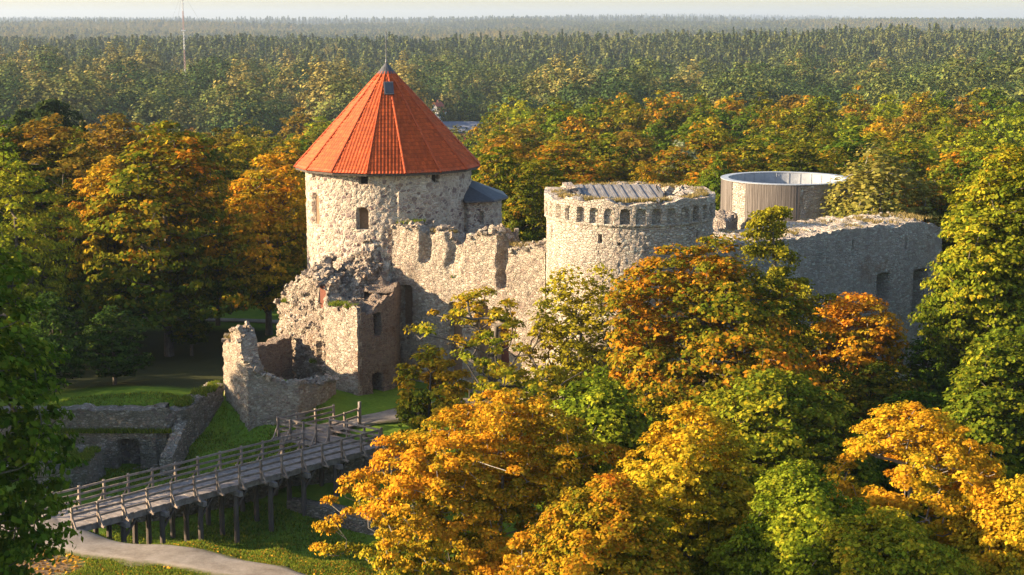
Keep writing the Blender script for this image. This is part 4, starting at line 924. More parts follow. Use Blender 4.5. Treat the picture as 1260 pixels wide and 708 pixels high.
def tree_geo(seed, H, zc, rx, shape='round', ncl=300, lpc=60, leaf=.28, rc=.75, shell=.40, lump=.35, trunk_r=None, flat=.62, up=.35, autumn=.9, droop=0.0, tseg=6, gap=0.0, bare=0.0, lean=(0, 0), ow=.75):
    """returns (trunk V,F), (crown V,F,mixv,varv) in local coordinates, foot at the origin; crown from zc to H"""
    rs = np.random.RandomState(seed); lean = np.array(lean, float)
    cand = []
    hh = H - zc; m = ncl * 7
    h = rs.rand(m); az = rs.rand(m) * 2 * pi; u = rs.rand(m) ** shell
    dirs = np.stack([np.cos(az), np.sin(az), h * 2.2], 1)
    lumpv = 1 + lump * fbm(dirs * 1.0 + seed * 3.1, .75, seed, 2) * 1.6
    rr = profile(h, shape) * rx * lumpv * u
    P = np.stack([rr * np.cos(az) + lean[0] * h, rr * np.sin(az) + lean[1] * h, zc + h * hh * (1 + .10 * fbm(dirs * 1.0, .8, seed + 9, 2))], 1)
    if gap > 0:
        g = fbm(P, rx * .55, seed + 21, 2); keep = g > np.quantile(g, gap); P = P[keep]; u = u[keep]
    wgt = profile(np.clip((P[:, 2] - zc) / hh, 0, 1), shape)
    order = rs.permutation(len(P)); keepi = []; md = rc * .95
    acc = np.empty((0, 3))
    cell = {}
    for i in order:
        p = P[i]; kx, ky, kz = int(p[0] // md), int(p[1] // md), int(p[2] // md); ok = True
        for a in (-1, 0, 1):
            for b in (-1, 0, 1):
                for c in (-1, 0, 1):
                    for q in cell.get((kx + a, ky + b, kz + c), ()):
                        if (q[0]-p[0])**2 + (q[1]-p[1])**2 + (q[2]-p[2])**2 < md * md: ok = False; break
                    if not ok: break
                if not ok: break
            if not ok: break
        if ok:
            cell.setdefault((kx, ky, kz), []).append(p); keepi.append(i)
            if len(keepi) >= ncl: break
    C = P[keepi]; uu = u[keepi]
    # branches: greedy tree from the trunk outward
    tr = trunk_r or H * .017
    nodes = []; parent = []
    for k in range(tseg + 1):
        t = k / tseg; nodes.append(np.array([.25 * sin(seed + t * 4) * t * rx * .2 + lean[0] * max(0, t - .3), .25 * cos(seed * 2 + t * 3) * t * rx * .2 + lean[1] * max(0, t - .3), t * (zc + hh * .72)])); parent.append(k - 1)
    axis0 = np.array([0, 0, zc * .8]); od = np.argsort(np.linalg.norm((C - axis0) * np.array([1.3, 1.3, 1]), axis=1))
    NA = np.zeros((len(nodes) + 2 * len(C) + 5, 3)); NA[:len(nodes)] = nodes; cnt = len(nodes); par = list(parent); DW = np.zeros(len(NA)); DW[:cnt] = np.array([n_[2] * .35 for n_ in nodes])
    tips = np.zeros(len(C), int)
    for i in od:
        c = C[i]; d = NA[:cnt] - c; dist = np.sqrt((d ** 2).sum(1))
        pen = np.maximum(0, NA[:cnt, 2] - c[2] + .15) * 1.6      # branches rise
        j = int(np.argmin(dist * 1.25 + pen + DW[:cnt] * .25))
        dj = dist[j]
        if dj > rc * 1.6:
            mid = (NA[j] + c) / 2 + rs.normal(size=3) * dj * .08; mid[2] -= dj * .06
            NA[cnt] = mid; par.append(j); DW[cnt] = DW[j] + dj / 2; j = cnt; cnt += 1
        NA[cnt] = c - np.array([0, 0, rc * .2]); par.append(j); DW[cnt] = DW[j] + dj * .3; tips[i] = cnt; cnt += 1
    wt_ = np.zeros(cnt); 
    for k in range(cnt - 1, -1, -1):
        wt_[k] = max(wt_[k], 1) if wt_[k] == 0 else wt_[k]
        if par[k] >= 0: wt_[par[k]] += wt_[k]
    rad = np.maximum(.018, tr * (wt_ / wt_[0]) ** .5)
    rad[0] = tr * 1.25
    V = []; Fq = []
    sides = 5
    ang = np.arange(sides) * 2 * pi / sides
    for k in range(1, cnt):
        j = par[k]; a, b = NA[j], NA[k]; d = b - a; L_ = np.linalg.norm(d)
        if L_ < 1e-4: continue
        d = d / L_; upv = np.array([0, 0, 1.]) if abs(d[2]) < .9 else np.array([1., 0, 0]); x = np.cross(d, upv); x /= np.linalg.norm(x); y = np.cross(x, d)
        ra = min(rad[j], rad[k] * 1.8); rb = rad[k]; n0 = len(V) * sides
        for p, r in ((a, ra), (b, rb)): V.append(p + (np.cos(ang)[:, None] * x + np.sin(ang)[:, None] * y) * r)
        q = np.arange(sides); Fq.append(np.stack([n0 + q, n0 + (q + 1) % sides, n0 + sides + (q + 1) % sides, n0 + sides + q], 1))
    TV = np.concatenate(V); TF = np.concatenate(Fq)
    # leaves
    n = len(C)
    if bare > 0:
        keepc = rs.rand(n) > bare * (1 - uu); C2 = C[keepc]
    else: C2 = C
    n = len(C2); rcs = rc * (.7 + .65 * rs.rand(n)); m = n * lpc
    ci = np.repeat(np.arange(n), lpc)
    dv = rs.normal(size=(m, 3)); dv /= np.linalg.norm(dv, axis=1)[:, None]; dv[:, 2] = np.where(dv[:, 2] < -.25, -dv[:, 2], dv[:, 2])
    rr = rcs[ci] * (rs.rand(m) ** .45)
    L = C2[ci] + dv * rr[:, None] * np.array([1, 1, flat]); L[:, 2] -= droop * rr * rs.rand(m) * 1.5
    outw = C2[ci] - np.array([lean[0] * .5, lean[1] * .5, zc + hh * .35]); outw /= np.linalg.norm(outw, axis=1)[:, None] + 1e-9
    Nn = dv * .6 + outw * ow + np.array([0, 0, up]) + rs.normal(size=(m, 3)) * .5; Nn /= np.linalg.norm(Nn, axis=1)[:, None]
    size = leaf * (.5 + 1.05 * rs.rand(m) ** 1.4)
    LV, LF = leaf_quads(L, Nn, size, rs)
    cl_r = rs.rand(n)
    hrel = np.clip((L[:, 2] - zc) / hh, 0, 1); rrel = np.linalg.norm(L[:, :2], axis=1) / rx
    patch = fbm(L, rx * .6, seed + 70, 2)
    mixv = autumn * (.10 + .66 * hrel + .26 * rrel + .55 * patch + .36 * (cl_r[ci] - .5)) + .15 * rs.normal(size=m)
    return (TV, TF), (LV, LF, np.clip(mixv, 0.02, .98), rs.rand(m))
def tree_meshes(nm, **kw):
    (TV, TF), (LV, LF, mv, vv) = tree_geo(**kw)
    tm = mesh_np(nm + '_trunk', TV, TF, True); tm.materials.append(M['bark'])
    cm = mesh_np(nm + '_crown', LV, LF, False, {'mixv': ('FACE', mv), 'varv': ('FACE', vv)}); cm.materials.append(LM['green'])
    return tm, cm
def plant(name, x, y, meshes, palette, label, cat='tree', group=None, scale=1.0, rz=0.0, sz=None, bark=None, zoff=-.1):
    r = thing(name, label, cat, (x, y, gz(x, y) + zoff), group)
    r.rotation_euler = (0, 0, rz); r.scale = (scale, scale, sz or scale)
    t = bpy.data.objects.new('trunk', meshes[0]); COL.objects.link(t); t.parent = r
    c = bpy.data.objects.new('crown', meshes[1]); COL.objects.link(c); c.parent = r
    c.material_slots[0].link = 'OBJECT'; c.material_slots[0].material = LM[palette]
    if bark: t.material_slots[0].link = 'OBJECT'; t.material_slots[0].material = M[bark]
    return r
def hero(name, label, px, top, wpx, bot, Y, pal, seed, shape='round', bark=None, ground_z=None, **kw):
    """a tree whose crown stands at distance Y between the given heights"""
    x, _, z1 = atY(px, top, Y); z0 = atY(px, bot, Y)[2]; rx = wpx / 2 / F * (Y * cos(TH) + (CZ - z1) * sin(TH))
    g = gz(x, Y) - .1; H = z1 - g; zc = max(1.2, z0 - g)
    ms = tree_meshes(name, seed=seed, H=H, zc=zc, rx=rx, shape=shape, **kw)
    return plant(name, x, Y, ms, pal, label, bark=bark)
# the large trees round the castle, each its own
x = -21.0
(ms) = tree_meshes('linden_tree', seed=3, H=23.5, zc=8.0, rx=5.5, shape='egg', ncl=820, lpc=105, leaf=.205, rc=.72, lump=.35, autumn=.62)
plant('linden_tree', x, 50.0, ms, 'green', 'large dark green broadleaf tree leaning into the left edge, nearest to the viewer')
BIG = dict(lpc=165, leaf=.135, rc=.50)
hero('maple_tree', 'bright orange maple in front of the bridge end, lowest centre', 612, 490, 325, 790, 70, 'orange', 11, 'dome', ncl=900, gap=.36, bark='bark_pale', autumn=.98, lump=.55, shell=.5, **BIG)
hero('maple_tree', 'golden yellow-green maple right of the bright orange maple, low in front', 850, 512, 250, 760, 66, 'yellow', 12, 'dome', ncl=820, gap=.22, autumn=.72, lump=.55, shell=.5, **BIG)
hero('maple_tree', 'green and yellow maple between the golden maple and the umbrella-shaped yellow one', 985, 582, 200, 790, 61, 'lime', 13, 'dome', ncl=700, gap=.2, autumn=.7, lump=.55, shell=.5, **BIG)
hero('maple_tree', 'umbrella-shaped yellow maple with bare grey twigs inside, lower right', 1130, 512, 235, 745, 67, 'yellow', 14, 'umbrella', ncl=640, gap=.32, shell=.25, lump=.5, bark='bark_pale', autumn=1.05, bare=.8, **BIG)
hero('maple_tree', 'yellowish maple cut by the lower right corner', 1262, 600, 170, 760, 62, 'yellow', 15, 'dome', ncl=560, gap=.2, autumn=.85, lump=.5, **BIG)
hero('maple_tree', 'mixed orange and green maple under the bright orange one at the bottom edge', 755, 600, 220, 800, 60, 'amber', 16, 'dome', ncl=700, gap=.2, autumn=.62, lump=.5, **BIG)
hero('maple_tree', 'olive green maple at the bottom edge below the umbrella-shaped yellow maple', 1085, 640, 210, 800, 57, 'yellowgreen', 17, 'dome', ncl=620, gap=.18, autumn=.6, lump=.5, **BIG)
hero('oak_tree', 'broad olive green tree with orange tips in front of the arcaded round tower', 868, 306, 300, 620, 89, 'turning', 18, 'egg', ncl=1050, lpc=105, leaf=.215, rc=.70, lump=.5, autumn=.84, gap=.1)
hero('oak_tree', 'yellowish green tree below the broad orange-tipped tree, behind the golden maple', 950, 470, 240, 700, 79, 'yellowgreen', 19, 'round', ncl=620, lpc=105, leaf=.21, rc=.7, autumn=.62)
hero('oak_tree', 'small green tree between the bright orange maple and the broad orange-tipped tree', 735, 470, 130, 650, 82, 'lime', 20, 'round', ncl=420, lpc=95, leaf=.21, rc=.66, autumn=.62)
hero('ash_tree', 'thin yellow-green tree with crooked open limbs in front of the ragged curtain wall', 612, 345, 250, 545, 95, 'yellowgreen', 21, 'dome', ncl=165, lpc=90, leaf=.19, rc=.58, gap=.58, shell=.3, lump=.7, trunk_r=.34, autumn=.98)
hero('ash_tree', 'yellow-green tree left end of the curtain wall, beside the castle path', 528, 430, 92, 535, 94, 'yellowgreen', 22, 'dome', ncl=120, lpc=110, leaf=.21, rc=.52, gap=.55, shell=.3, lump=.6, autumn=1.0)
hero('ash_tree', 'feathery pale olive tree in front of the left half of the arcaded tower', 712, 325, 160, 560, 99, 'larch', 23, 'egg', ncl=330, lpc=70, leaf=.22, rc=.75, droop=.6, gap=.32, autumn=1.0)
hero('maple_tree', 'small maple with fiery orange top in front of the long shaded wall', 1052, 362, 130, 520, 101, 'orange', 25, 'umbrella', ncl=250, lpc=105, leaf=.21, rc=.7, gap=.2, shell=.3, autumn=.95, bark='bark_pale')
hero('maple_tree', 'dark green tree in the shade below the fiery orange maple', 1075, 455, 140, 580, 97, 'olive', 26, 'round', ncl=260, lpc=95, leaf=.215, rc=.75, autumn=.45)
hero('oak_tree', 'dark green tree against the right end of the long shaded wall', 1150, 415, 100, 570, 100, 'green', 27, 'egg', ncl=300, lpc=95, leaf=.215, rc=.75, autumn=.5)
hero('oak_tree', 'tall green and lime tree filling the upper right edge', 1240, 188, 165, 470, 92, 'yellowgreen', 28, 'egg', ncl=800, lpc=105, leaf=.215, rc=.70, autumn=.60, lump=.5, gap=.08)
hero('oak_tree', 'green tree with yellow flecks below the tall lime tree at the right edge', 1230, 420, 150, 640, 82, 'yellowgreen', 29, 'egg', ncl=520, lpc=105, leaf=.21, rc=.68, autumn=.45)
hero('oak_tree', 'deep green tree in the gap behind the umbrella-shaped yellow maple', 1135, 490, 150, 650, 86, 'green', 30, 'round', ncl=380, lpc=95, leaf=.215, rc=.72, autumn=.45)
# larch with level sprays
def larch_geo(seed, H, zc, rx, nb=40, leaf=.2):
    rs = np.random.RandomState(seed); mb = MB(); L = []; 
    tp = [Vector((.35 * sin(t * 5 + seed), .3 * cos(t * 4), t * H)) for t in np.linspace(0, 1, 12)]
    for a, b, i in zip(tp[:-1], tp[1:], range(11)): mb.tube(a, b, .26 * (1 - i / 12) + .02, .26 * (1 - (i + 1) / 12) + .02, 7)
    for k in range(nb):
        h = rs.rand() ** .8; z = zc + h * (H - zc); t = z / H * 11; i = min(10, int(t)); p0 = tp[i].lerp(tp[i + 1], t - i)
        az = rs.rand() * 2 * pi; ln = rx * (1.1 - .85 * h) * rs.uniform(.55, 1.15); d = Vector((cos(az), sin(az), rs.uniform(.05, .3)))
        pts = [p0]; q = p0
        for s_ in range(5):
            q = q + d * (ln / 5); d = d + Vector((rs.normal() * .18, rs.normal() * .18, -.10 + rs.normal() * .08)); pts.append(q.copy())
        for s_ in range(5): mb.tube(pts[s_], pts[s_ + 1], .07 * (1 - s_ / 6), .07 * (1 - (s_ + 1) / 6), 5)
        m = int(170 * ln)
        for _ in range(m):
            u = rs.rand() ** .7 * 4.99; i = int(u); c = pts[i].lerp(pts[i + 1], u - i); w = .42
            L.append((c.x + rs.normal() * w * .55, c.y + rs.normal() * w * .55, c.z - abs(rs.normal()) * .42 + .2))
    L = np.array(L); Nn = rs.normal(size=L.shape) * .8 + np.array([0, 0, .6]); Nn /= np.linalg.norm(Nn, axis=1)[:, None]
    LV, LF = leaf_quads(L, Nn, leaf * (.7 + .7 * rs.rand(len(L))), rs)
    return mb, LV, LF, np.clip(.45 + .2 * rs.normal(size=len(L)) + .25 * (L[:, 2] - zc) / (H - zc), .02, .98), rs.rand(len(L))
def larch(label, px, top, wpx, bot, Y, seed, pal='larch'):
    x, _, z1 = atY(px, top, Y); z0 = atY(px, bot, Y)[2]; g = gz(x, Y) - .1
    mb, LV, LF, mv, vv = larch_geo(seed, z1 - g, max(1, z0 - g), wpx / 2 / F * Y * 1.02)
    tm = mesh_np('larch_trunk', mb.v, mb.f, True); tm.materials.append(M['bark']); cm = mesh_np('larch_crown', LV, LF, False, {'mixv': ('FACE', mv), 'varv': ('FACE', vv)}); cm.materials.append(LM[pal])
    plant('larch_tree', x, Y, (tm, cm), pal, label)
larch('yellow-green larch with level sprays in front of the boarded round tower', 952, 252, 190, 470, 103, 5)

# ---- shared crowns for the trees farther off
NEARV = [tree_meshes('broadleaf', seed=100 + i, H=18 + (i % 3) * 1.5, zc=3.5, rx=5.3 + .4 * (i % 2), shape=('egg', 'round', 'dome', 'egg', 'round', 'egg', 'column')[i], ncl=(300, 330, 300, 320, 280, 300, 280)[i], lpc=80, leaf=.31, rc=.95, lump=.6, up=.2, ow=.9, gap=.06 + .04 * (i % 3), autumn=.70) for i in range(7)]
MIDV = [tree_meshes('broadleaf_small', seed=200 + i, H=17 + (i % 4), zc=2.5, rx=5.0 + .5 * (i % 2), shape=('egg', 'round', 'dome', 'column', 'egg', 'round')[i], ncl=190, lpc=64, leaf=.42, rc=1.15, lump=.6, up=.15, ow=.9, autumn=.66, tseg=4) for i in range(6)]
BIRCHV = [tree_meshes('birch', seed=300 + i, H=18, zc=2.5, rx=4.0, shape='egg', ncl=300, lpc=60, leaf=.30, rc=.8, droop=1.5, flat=.9, lump=.45, autumn=.8) for i in range(2)]
def conifer_geo(seed, H, rx, zc, nl, leaf, pine=False):
    rs = np.random.RandomState(seed); h = rs.rand(nl) ** 1.15; az = rs.rand(nl) * 2 * pi
    tiers = np.floor(h * 13) / 13; fr = (h - tiers) * 13
    pr = (1 - h) ** .85 * (1.0 - .35 * fr) if not pine else np.sqrt(np.maximum(0, 1 - ((h - .4) / .62) ** 2)) * (.75 + .4 * np.sin(az * 3 + h * 9))
    r = rx * pr * (rs.rand(nl) ** .35) + .1
    L = np.stack([r * np.cos(az), r * np.sin(az), zc + h * (H - zc)], 1); L[:, 2] -= r * .18
    Nn = np.stack([np.cos(az) * .6, np.sin(az) * .6, np.full(nl, .4)], 1) + rs.normal(size=(nl, 3)) * .4; Nn /= np.linalg.norm(Nn, axis=1)[:, None]
    LV, LF = leaf_quads(L, Nn, leaf * (.6 + .8 * rs.rand(nl)), rs)
    return LV, LF, np.clip(.4 + .35 * h + .2 * rs.normal(size=nl), .02, .98), rs.rand(nl)
def conifer_meshes(nm, seed, H, rx, zc, nl, leaf, pine=False):
    mb = MB(); mb.tube((0, 0, 0), (.1, .1, H * .9), H * .014, .03, 6)
    tm = mesh_np(nm + '_trunk', mb.v, mb.f, True); tm.materials.append(M['bark'])
    LV, LF, mv, vv = conifer_geo(seed, H, rx, zc, nl, leaf, pine)
    cm = mesh_np(nm + '_crown', LV, LF, False, {'mixv': ('FACE', mv), 'varv': ('FACE', vv)}); cm.materials.append(LM['pine']); return tm, cm
SPRUCE = conifer_meshes('spruce', 7, 19, 3.6, 1.0, 5200, .5)
PINE = conifer_meshes('pine', 8, 18, 3.4, 8.5, 3600, .45, True)

def spot(px, top, Y, Hm):      # foot and scale of a shared tree so that its top stands where wanted
    x, _, z1 = atY(px, top, Y); return x, (z1 - gz(x, Y)) / Hm
def stand(name, label, px, top, Y, meshes, Hm, pal, rz=0.0, wide=1.0, bark=None):
    x, s = spot(px, top, Y, Hm); s = max(.3, s); return plant(name, x, Y, meshes, pal, label, scale=s * wide, sz=s, rz=rz, bark=bark)
HN = [18, 19.5, 21, 18, 19.5, 21, 18]
G1 = [ # grove behind the bailey ruin, in order of distance
 ('maple_tree', 'tall maple with orange top and green skirts, left behind the bailey ruin', 197, 162, 127, 0, 'turning', 1.15),
 ('maple_tree', 'fiery orange maple close to the left of the red roofed tower', 325, 196, 136, 1, 'orange', 1.1),
 ('maple_tree', 'orange-tipped maple on the left shoulder of the tall orange-topped maple', 135, 196, 130, 2, 'orange', .95),
 ('maple_tree', 'orange maple between the fiery orange maple and the tall orange-topped maple', 262, 218, 140, 3, 'orange', .9),
 ('maple_tree', 'rust brown thin-leaved maple above the big dark green tree at the left edge', 42, 152, 140, 4, 'rust', 1.2),
 ('linden_tree', 'lime green tree just right of the big dark green tree in the left corner', 12, 205, 118, 5, 'lime', .9),
 ('maple_tree', 'brownish orange maple behind the tall orange-topped maple', 140, 150, 160, 0, 'rust', 1.1),
 ('linden_tree', 'olive tree in the shade between the big dark green tree and the orange grove', 88, 230, 135, 1, 'olive', 1.0),
 ('maple_tree', 'golden maple beside the eaves on the left of the red roof', 352, 215, 150, 4, 'yellow', 1.0),
 ('linden_tree', 'bright green round tree peeping over the grove left of the red roof', 246, 168, 168, 1, 'green', .9),
 ('linden_tree', 'yellowish green tree touching the left eave of the red roof from behind', 300, 168, 170, 2, 'yellowgreen', 1.0),
 ('maple_tree', 'pale rust maple behind the left eave of the red roof', 268, 160, 185, 3, 'rust', 1.0),
 ('maple_tree', 'amber maple right at the left eave of the red roof', 362, 180, 178, 0, 'amber', 1.1),
 ('linden_tree', 'olive yellow tree behind the rust brown thin-leaved maple', 92, 168, 165, 5, 'yellowgreen', 1.0),
 ('maple_tree', 'amber tree at the left edge beyond the rust brown maple', 5, 165, 170, 3, 'amber', 1.1),
 ('maple_tree', 'low olive maple with hanging green skirts in the shade right of the tall orange-topped maple', 232, 330, 127, 2, 'olive', 1.0),
 ('linden_tree', 'dark green tree in the shade left of the tall orange-topped maple', 118, 345, 124, 5, 'green', 1.2),
 # yard trees behind the curtain wall
 ('linden_tree', 'deep green and gold tree in the yard behind the slate turret cap', 618, 190, 150, 0, 'turning', .9),
 ('linden_tree', 'dark green tree in the yard left of the arcaded tower', 655, 205, 146, 1, 'olive', .8),
 ('maple_tree', 'golden orange maple by the right eave of the red roof', 622, 176, 172, 4, 'amber', .75),
 ('maple_tree', 'small orange maple just behind the plank roof of the arcaded tower', 795, 200, 168, 2, 'amber', .8),
 ('linden_tree', 'narrow green tree between the arcaded tower and the boarded tower', 882, 190, 165, 6, 'green', .7),
 ('maple_tree', 'orange-brown maple right of the pale weeping birch', 1185, 190, 150, 4, 'turning', 1.25),
 ('maple_tree', 'olive orange tree behind the right end of the long shaded wall', 1140, 225, 145, 1, 'turning', .8),
]
for i, (nm, lab, px, top, Y, v, pal, wd) in enumerate(G1): stand(nm, lab, px, top, Y, NEARV[v], HN[v], pal, rz=i * 1.3, wide=wd)  # feet on the ground
stand('birch_tree', 'pale yellow-green weeping birch touching the right rim of the boarded tower', 1085, 183, 142, BIRCHV[0], 18, 'birch', wide=1.35, bark='bark_pale')
stand('willow_tree', 'pale silvery willow behind the right half of the arcaded tower', 836, 176, 205, BIRCHV[1], 18, 'willow', .6, 1.25)
stand('maple_tree', 'small reddish orange maple above the pale weeping birch', 1083, 152, 235, MIDV[1], 18, 'orange', .4, .8)
stand('pine_tree', 'dark pine rising above the grove near the left edge', 62, 122, 185, PINE, 18, 'pine', .4, 1.2)
stand('pine_tree', 'second dark pine right beside the taller pine near the left edge', 30, 133, 190, PINE, 18, 'pine', 2.4, 1.0)
stand('spruce_tree', 'dark spruce behind the rust brown thin-leaved maple', 103, 150, 182, SPRUCE, 19, 'pine', .4, 1.0)
stand('linden_tree', 'dark bushy tree behind the middle of the low mossy wall', 140, 440, 111, MIDV[2], 19, 'darkgreen', .4, 1.5)
plant('linden_tree', -33, 108.5, MIDV[0], 'darkgreen', 'shaded dark bushy tree behind the left end of the low mossy wall', scale=.42)
# trees left of the frame whose shade lies over the bridge and moat
for i, (x, y, v, s) in enumerate([(-41, 91.5, 0, .72), (-37.5, 88.5, 1, .8), (-46, 90, 2, 1.05), (-46, 101, 4, .5), (-38, 97, 4, .5), (-50, 99, 1, .75), (-48, 106, 3, .5), (-52, 110, 0, .6), (-60, 116, 2, .9), (-62, 130, 3, 1.05), (-63, 123, 0, 1.0), (-47, 130, 2, .8), (-46, 140, 5, .85), (-55, 126, 2, .8), (-54, 134, 3, .9), (-58, 142, 4, .95), (-50, 148, 1, .9)]):
    plant('linden_tree', x, y, NEARV[v], 'green', 'green broadleaf tree beside the bridge approach', scale=s, rz=i, group='trees left of the bridge approach')

# trees going on to the right of the frame
for i, (x, y, v, s) in enumerate([(46, 84, 0, .9), (52, 96, 1, 1.0), (44, 108, 2, .9), (56, 112, 3, 1.05), (48, 122, 4, .95), (60, 128, 5, 1.0), (50, 136, 0, .9), (64, 100, 1, 1.0), (58, 84, 2, .9), (66, 142, 3, 1.0), (44, 145, 1, .85), (55, 150, 2, 1.0), (72, 118, 4, 1.0), (40, 70, 5, .8), (52, 72, 3, .85), (40, 97, 3, .75)]):
    plant('broadleaf_tree', x, y, NEARV[v], ('turning', 'yellowgreen', 'green', 'amber')[i % 4], 'broadleaf tree standing beyond the right edge of the castle slope', scale=s, rz=i * 1.1, group='trees beyond the right edge of the castle slope')
# ---- the autumn wood behind the castle, tree by tree
rw_ = np.random.RandomState(4)
ZONES = [(-60, 150, 'left of the radio mast'), (150, 232, 'below the radio mast'), (232, 370, 'between radio mast and red roof'), (370, 588, 'behind the red roof'), (588, 672, 'between red roof and arcaded tower'),
         (672, 780, 'behind left half of arcaded tower'), (780, 880, 'behind right half of arcaded tower'), (880, 1048, 'behind the boarded round tower'), (1048, 1160, 'behind the long shaded wall'), (1160, 1330, 'beyond right end of shaded wall')]
BANDS = [(150, 185, 'front row'), (185, 222, 'second row'), (222, 262, 'third row'), (262, 345, 'last row')]
PALN = {'amber': 'amber', 'orange': 'orange', 'yellow': 'yellow', 'yellowgreen': 'yellow-green', 'olive': 'olive', 'turning': 'orange-flecked olive', 'rust': 'rust brown', 'lime': 'light green', 'green': 'green', 'red': 'red'}
recs = []; placed = [(o.location.x, o.location.y) for o in bpy.data.objects if o.type == 'EMPTY' and o.get('category') == 'tree']
pal_l = ['amber', 'amber', 'rust', 'yellowgreen', 'olive', 'turning', 'yellowgreen', 'green']; pal_r = ['turning', 'turning', 'olive', 'green', 'yellowgreen', 'amber', 'rust', 'turning', 'lime', 'green', 'yellowgreen', 'green', 'lime', 'olive']
tries = 0
while len(recs) < 235 and tries < 9000:
    tries += 1
    y = 158 + 187 * rw_.rand(); x = (rw_.rand() * 2 - 1) * .36 * y
    px = project(x, y, 10)[0]
    if px < -50 or px > 1310 or (y < 172 and abs(x - 26.9) < 11): continue
    if px < 370 and y > 285: continue
    if 395 < px < 560: continue
    md = 8.0 + y * .008
    if any((x - a) ** 2 + (y - b) ** 2 < md * md for a, b in placed): continue
    placed.append((x, y))
    pl_ = pal_l if px < 380 else pal_r
    fr = (y - 158) / 187
    top = (200 - 84 * fr ** .8 if px > 590 else (205 - 60 * fr ** .8)) + rw_.uniform(-9, 13) - (10 if px > 1100 else 0)
    if 538 < px < 602: top = max(top, 196)
    v_ = rw_.randint(6); Hm = HN[v_] if y < 195 else 17 + (v_ % 4)
    s_ = (atY(px, top, y)[2] - gz(x, y)) / Hm
    if s_ < .42: placed.pop(); continue
    recs.append((x, y, px, pl_[rw_.randint(len(pl_))], v_, min(s_, 1.35), min(1.5, max(1.0, 1.05 / s_)) * rw_.uniform(.9, 1.15)))
grp = {}
for r_ in recs:
    zn = next(z for a, b, z in ZONES if a <= r_[2] < b or (r_[2] >= 1330 and b == 1330)); bd = next(t for a, b, t in BANDS if a <= r_[1] < b)
    grp.setdefault((r_[3], zn, bd), []).append(r_)
ORD = ['leftmost', 'second from left', 'third from left', 'fourth from left', 'fifth from left', 'sixth from left', 'seventh from left']
for (pal, zn, bd), lst in grp.items():
    lst.sort(key=lambda q: q[2])
    for i, (x, y, px, _, v, s, wd) in enumerate(lst):
        lab = PALN[pal] + ' tree ' + zn + ', ' + bd + ('' if len(lst) == 1 else ', ' + ORD[min(i, 6)])
        ms = (NEARV[v] if y < 195 else MIDV[v % 6])
        plant('broadleaf_tree', x, y, ms, pal, lab, group='trees of the autumn wood behind the castle', scale=s * wd, sz=s, rz=rw_.rand() * 6.28)
# ------------------------------------------------------------------ far woods (too many to count): one object each, instanced by geometry nodes
def far_mesh(nm, mat, V, Fq, mv, vv):
    me = mesh_np(nm, V, Fq, False, {'mixv': ('FACE', mv), 'varv': ('FACE', vv)}); me.materials.append(LM[mat]); return bpy.data.objects.new(nm, me)
def far_broad(nm, mat, seed, H, rx, ncl=72, lpc=52, leaf=.52, shape='egg', rc=1.75):
    _, (LV, LF, mv, vv) = tree_geo(seed=seed, H=H, zc=2.0, rx=rx, shape=shape, ncl=ncl, lpc=lpc, leaf=leaf, rc=rc, lump=.7, autumn=.8, tseg=3, up=.05, ow=1.3, flat=1.0, shell=.22)
    return far_mesh(nm, mat, LV, LF, mv, vv)
LIB = {}
for k in range(3): LIB['spruce%d' % k] = far_mesh('far_spruce', 'far_conifer', *conifer_geo(500 + k, 22 + 2 * k, 3.7, 3, 460, 1.25))
for k in range(3): LIB['pine%d' % k] = far_mesh('far_pine', 'far_conifer', *conifer_geo(510 + k, 21 + 2 * k, 3.3, 8, 320, 1.2, True))
for k in range(3): LIB['broad%d' % k] = far_broad('far_broad', 'far_broadleaf', 520 + k, 15 + 2 * k, 5.8)
for k in range(2): LIB['birch%d' % k] = far_broad('far_birch', 'far_birch', 530 + k, 19, 4.0, shape='egg', rc=1.3)
for k in range(3): LIB['autumn%d' % k] = far_broad('far_autumn', 'far_autumn', 540 + k, 17, 5.6, 80, 26, .7)
for k in range(2): LIB['mass%d' % k] = far_mesh('far_mass', 'far_conifer', *conifer_geo(550 + k, 20, 3.4, 2, 110, 2.6))
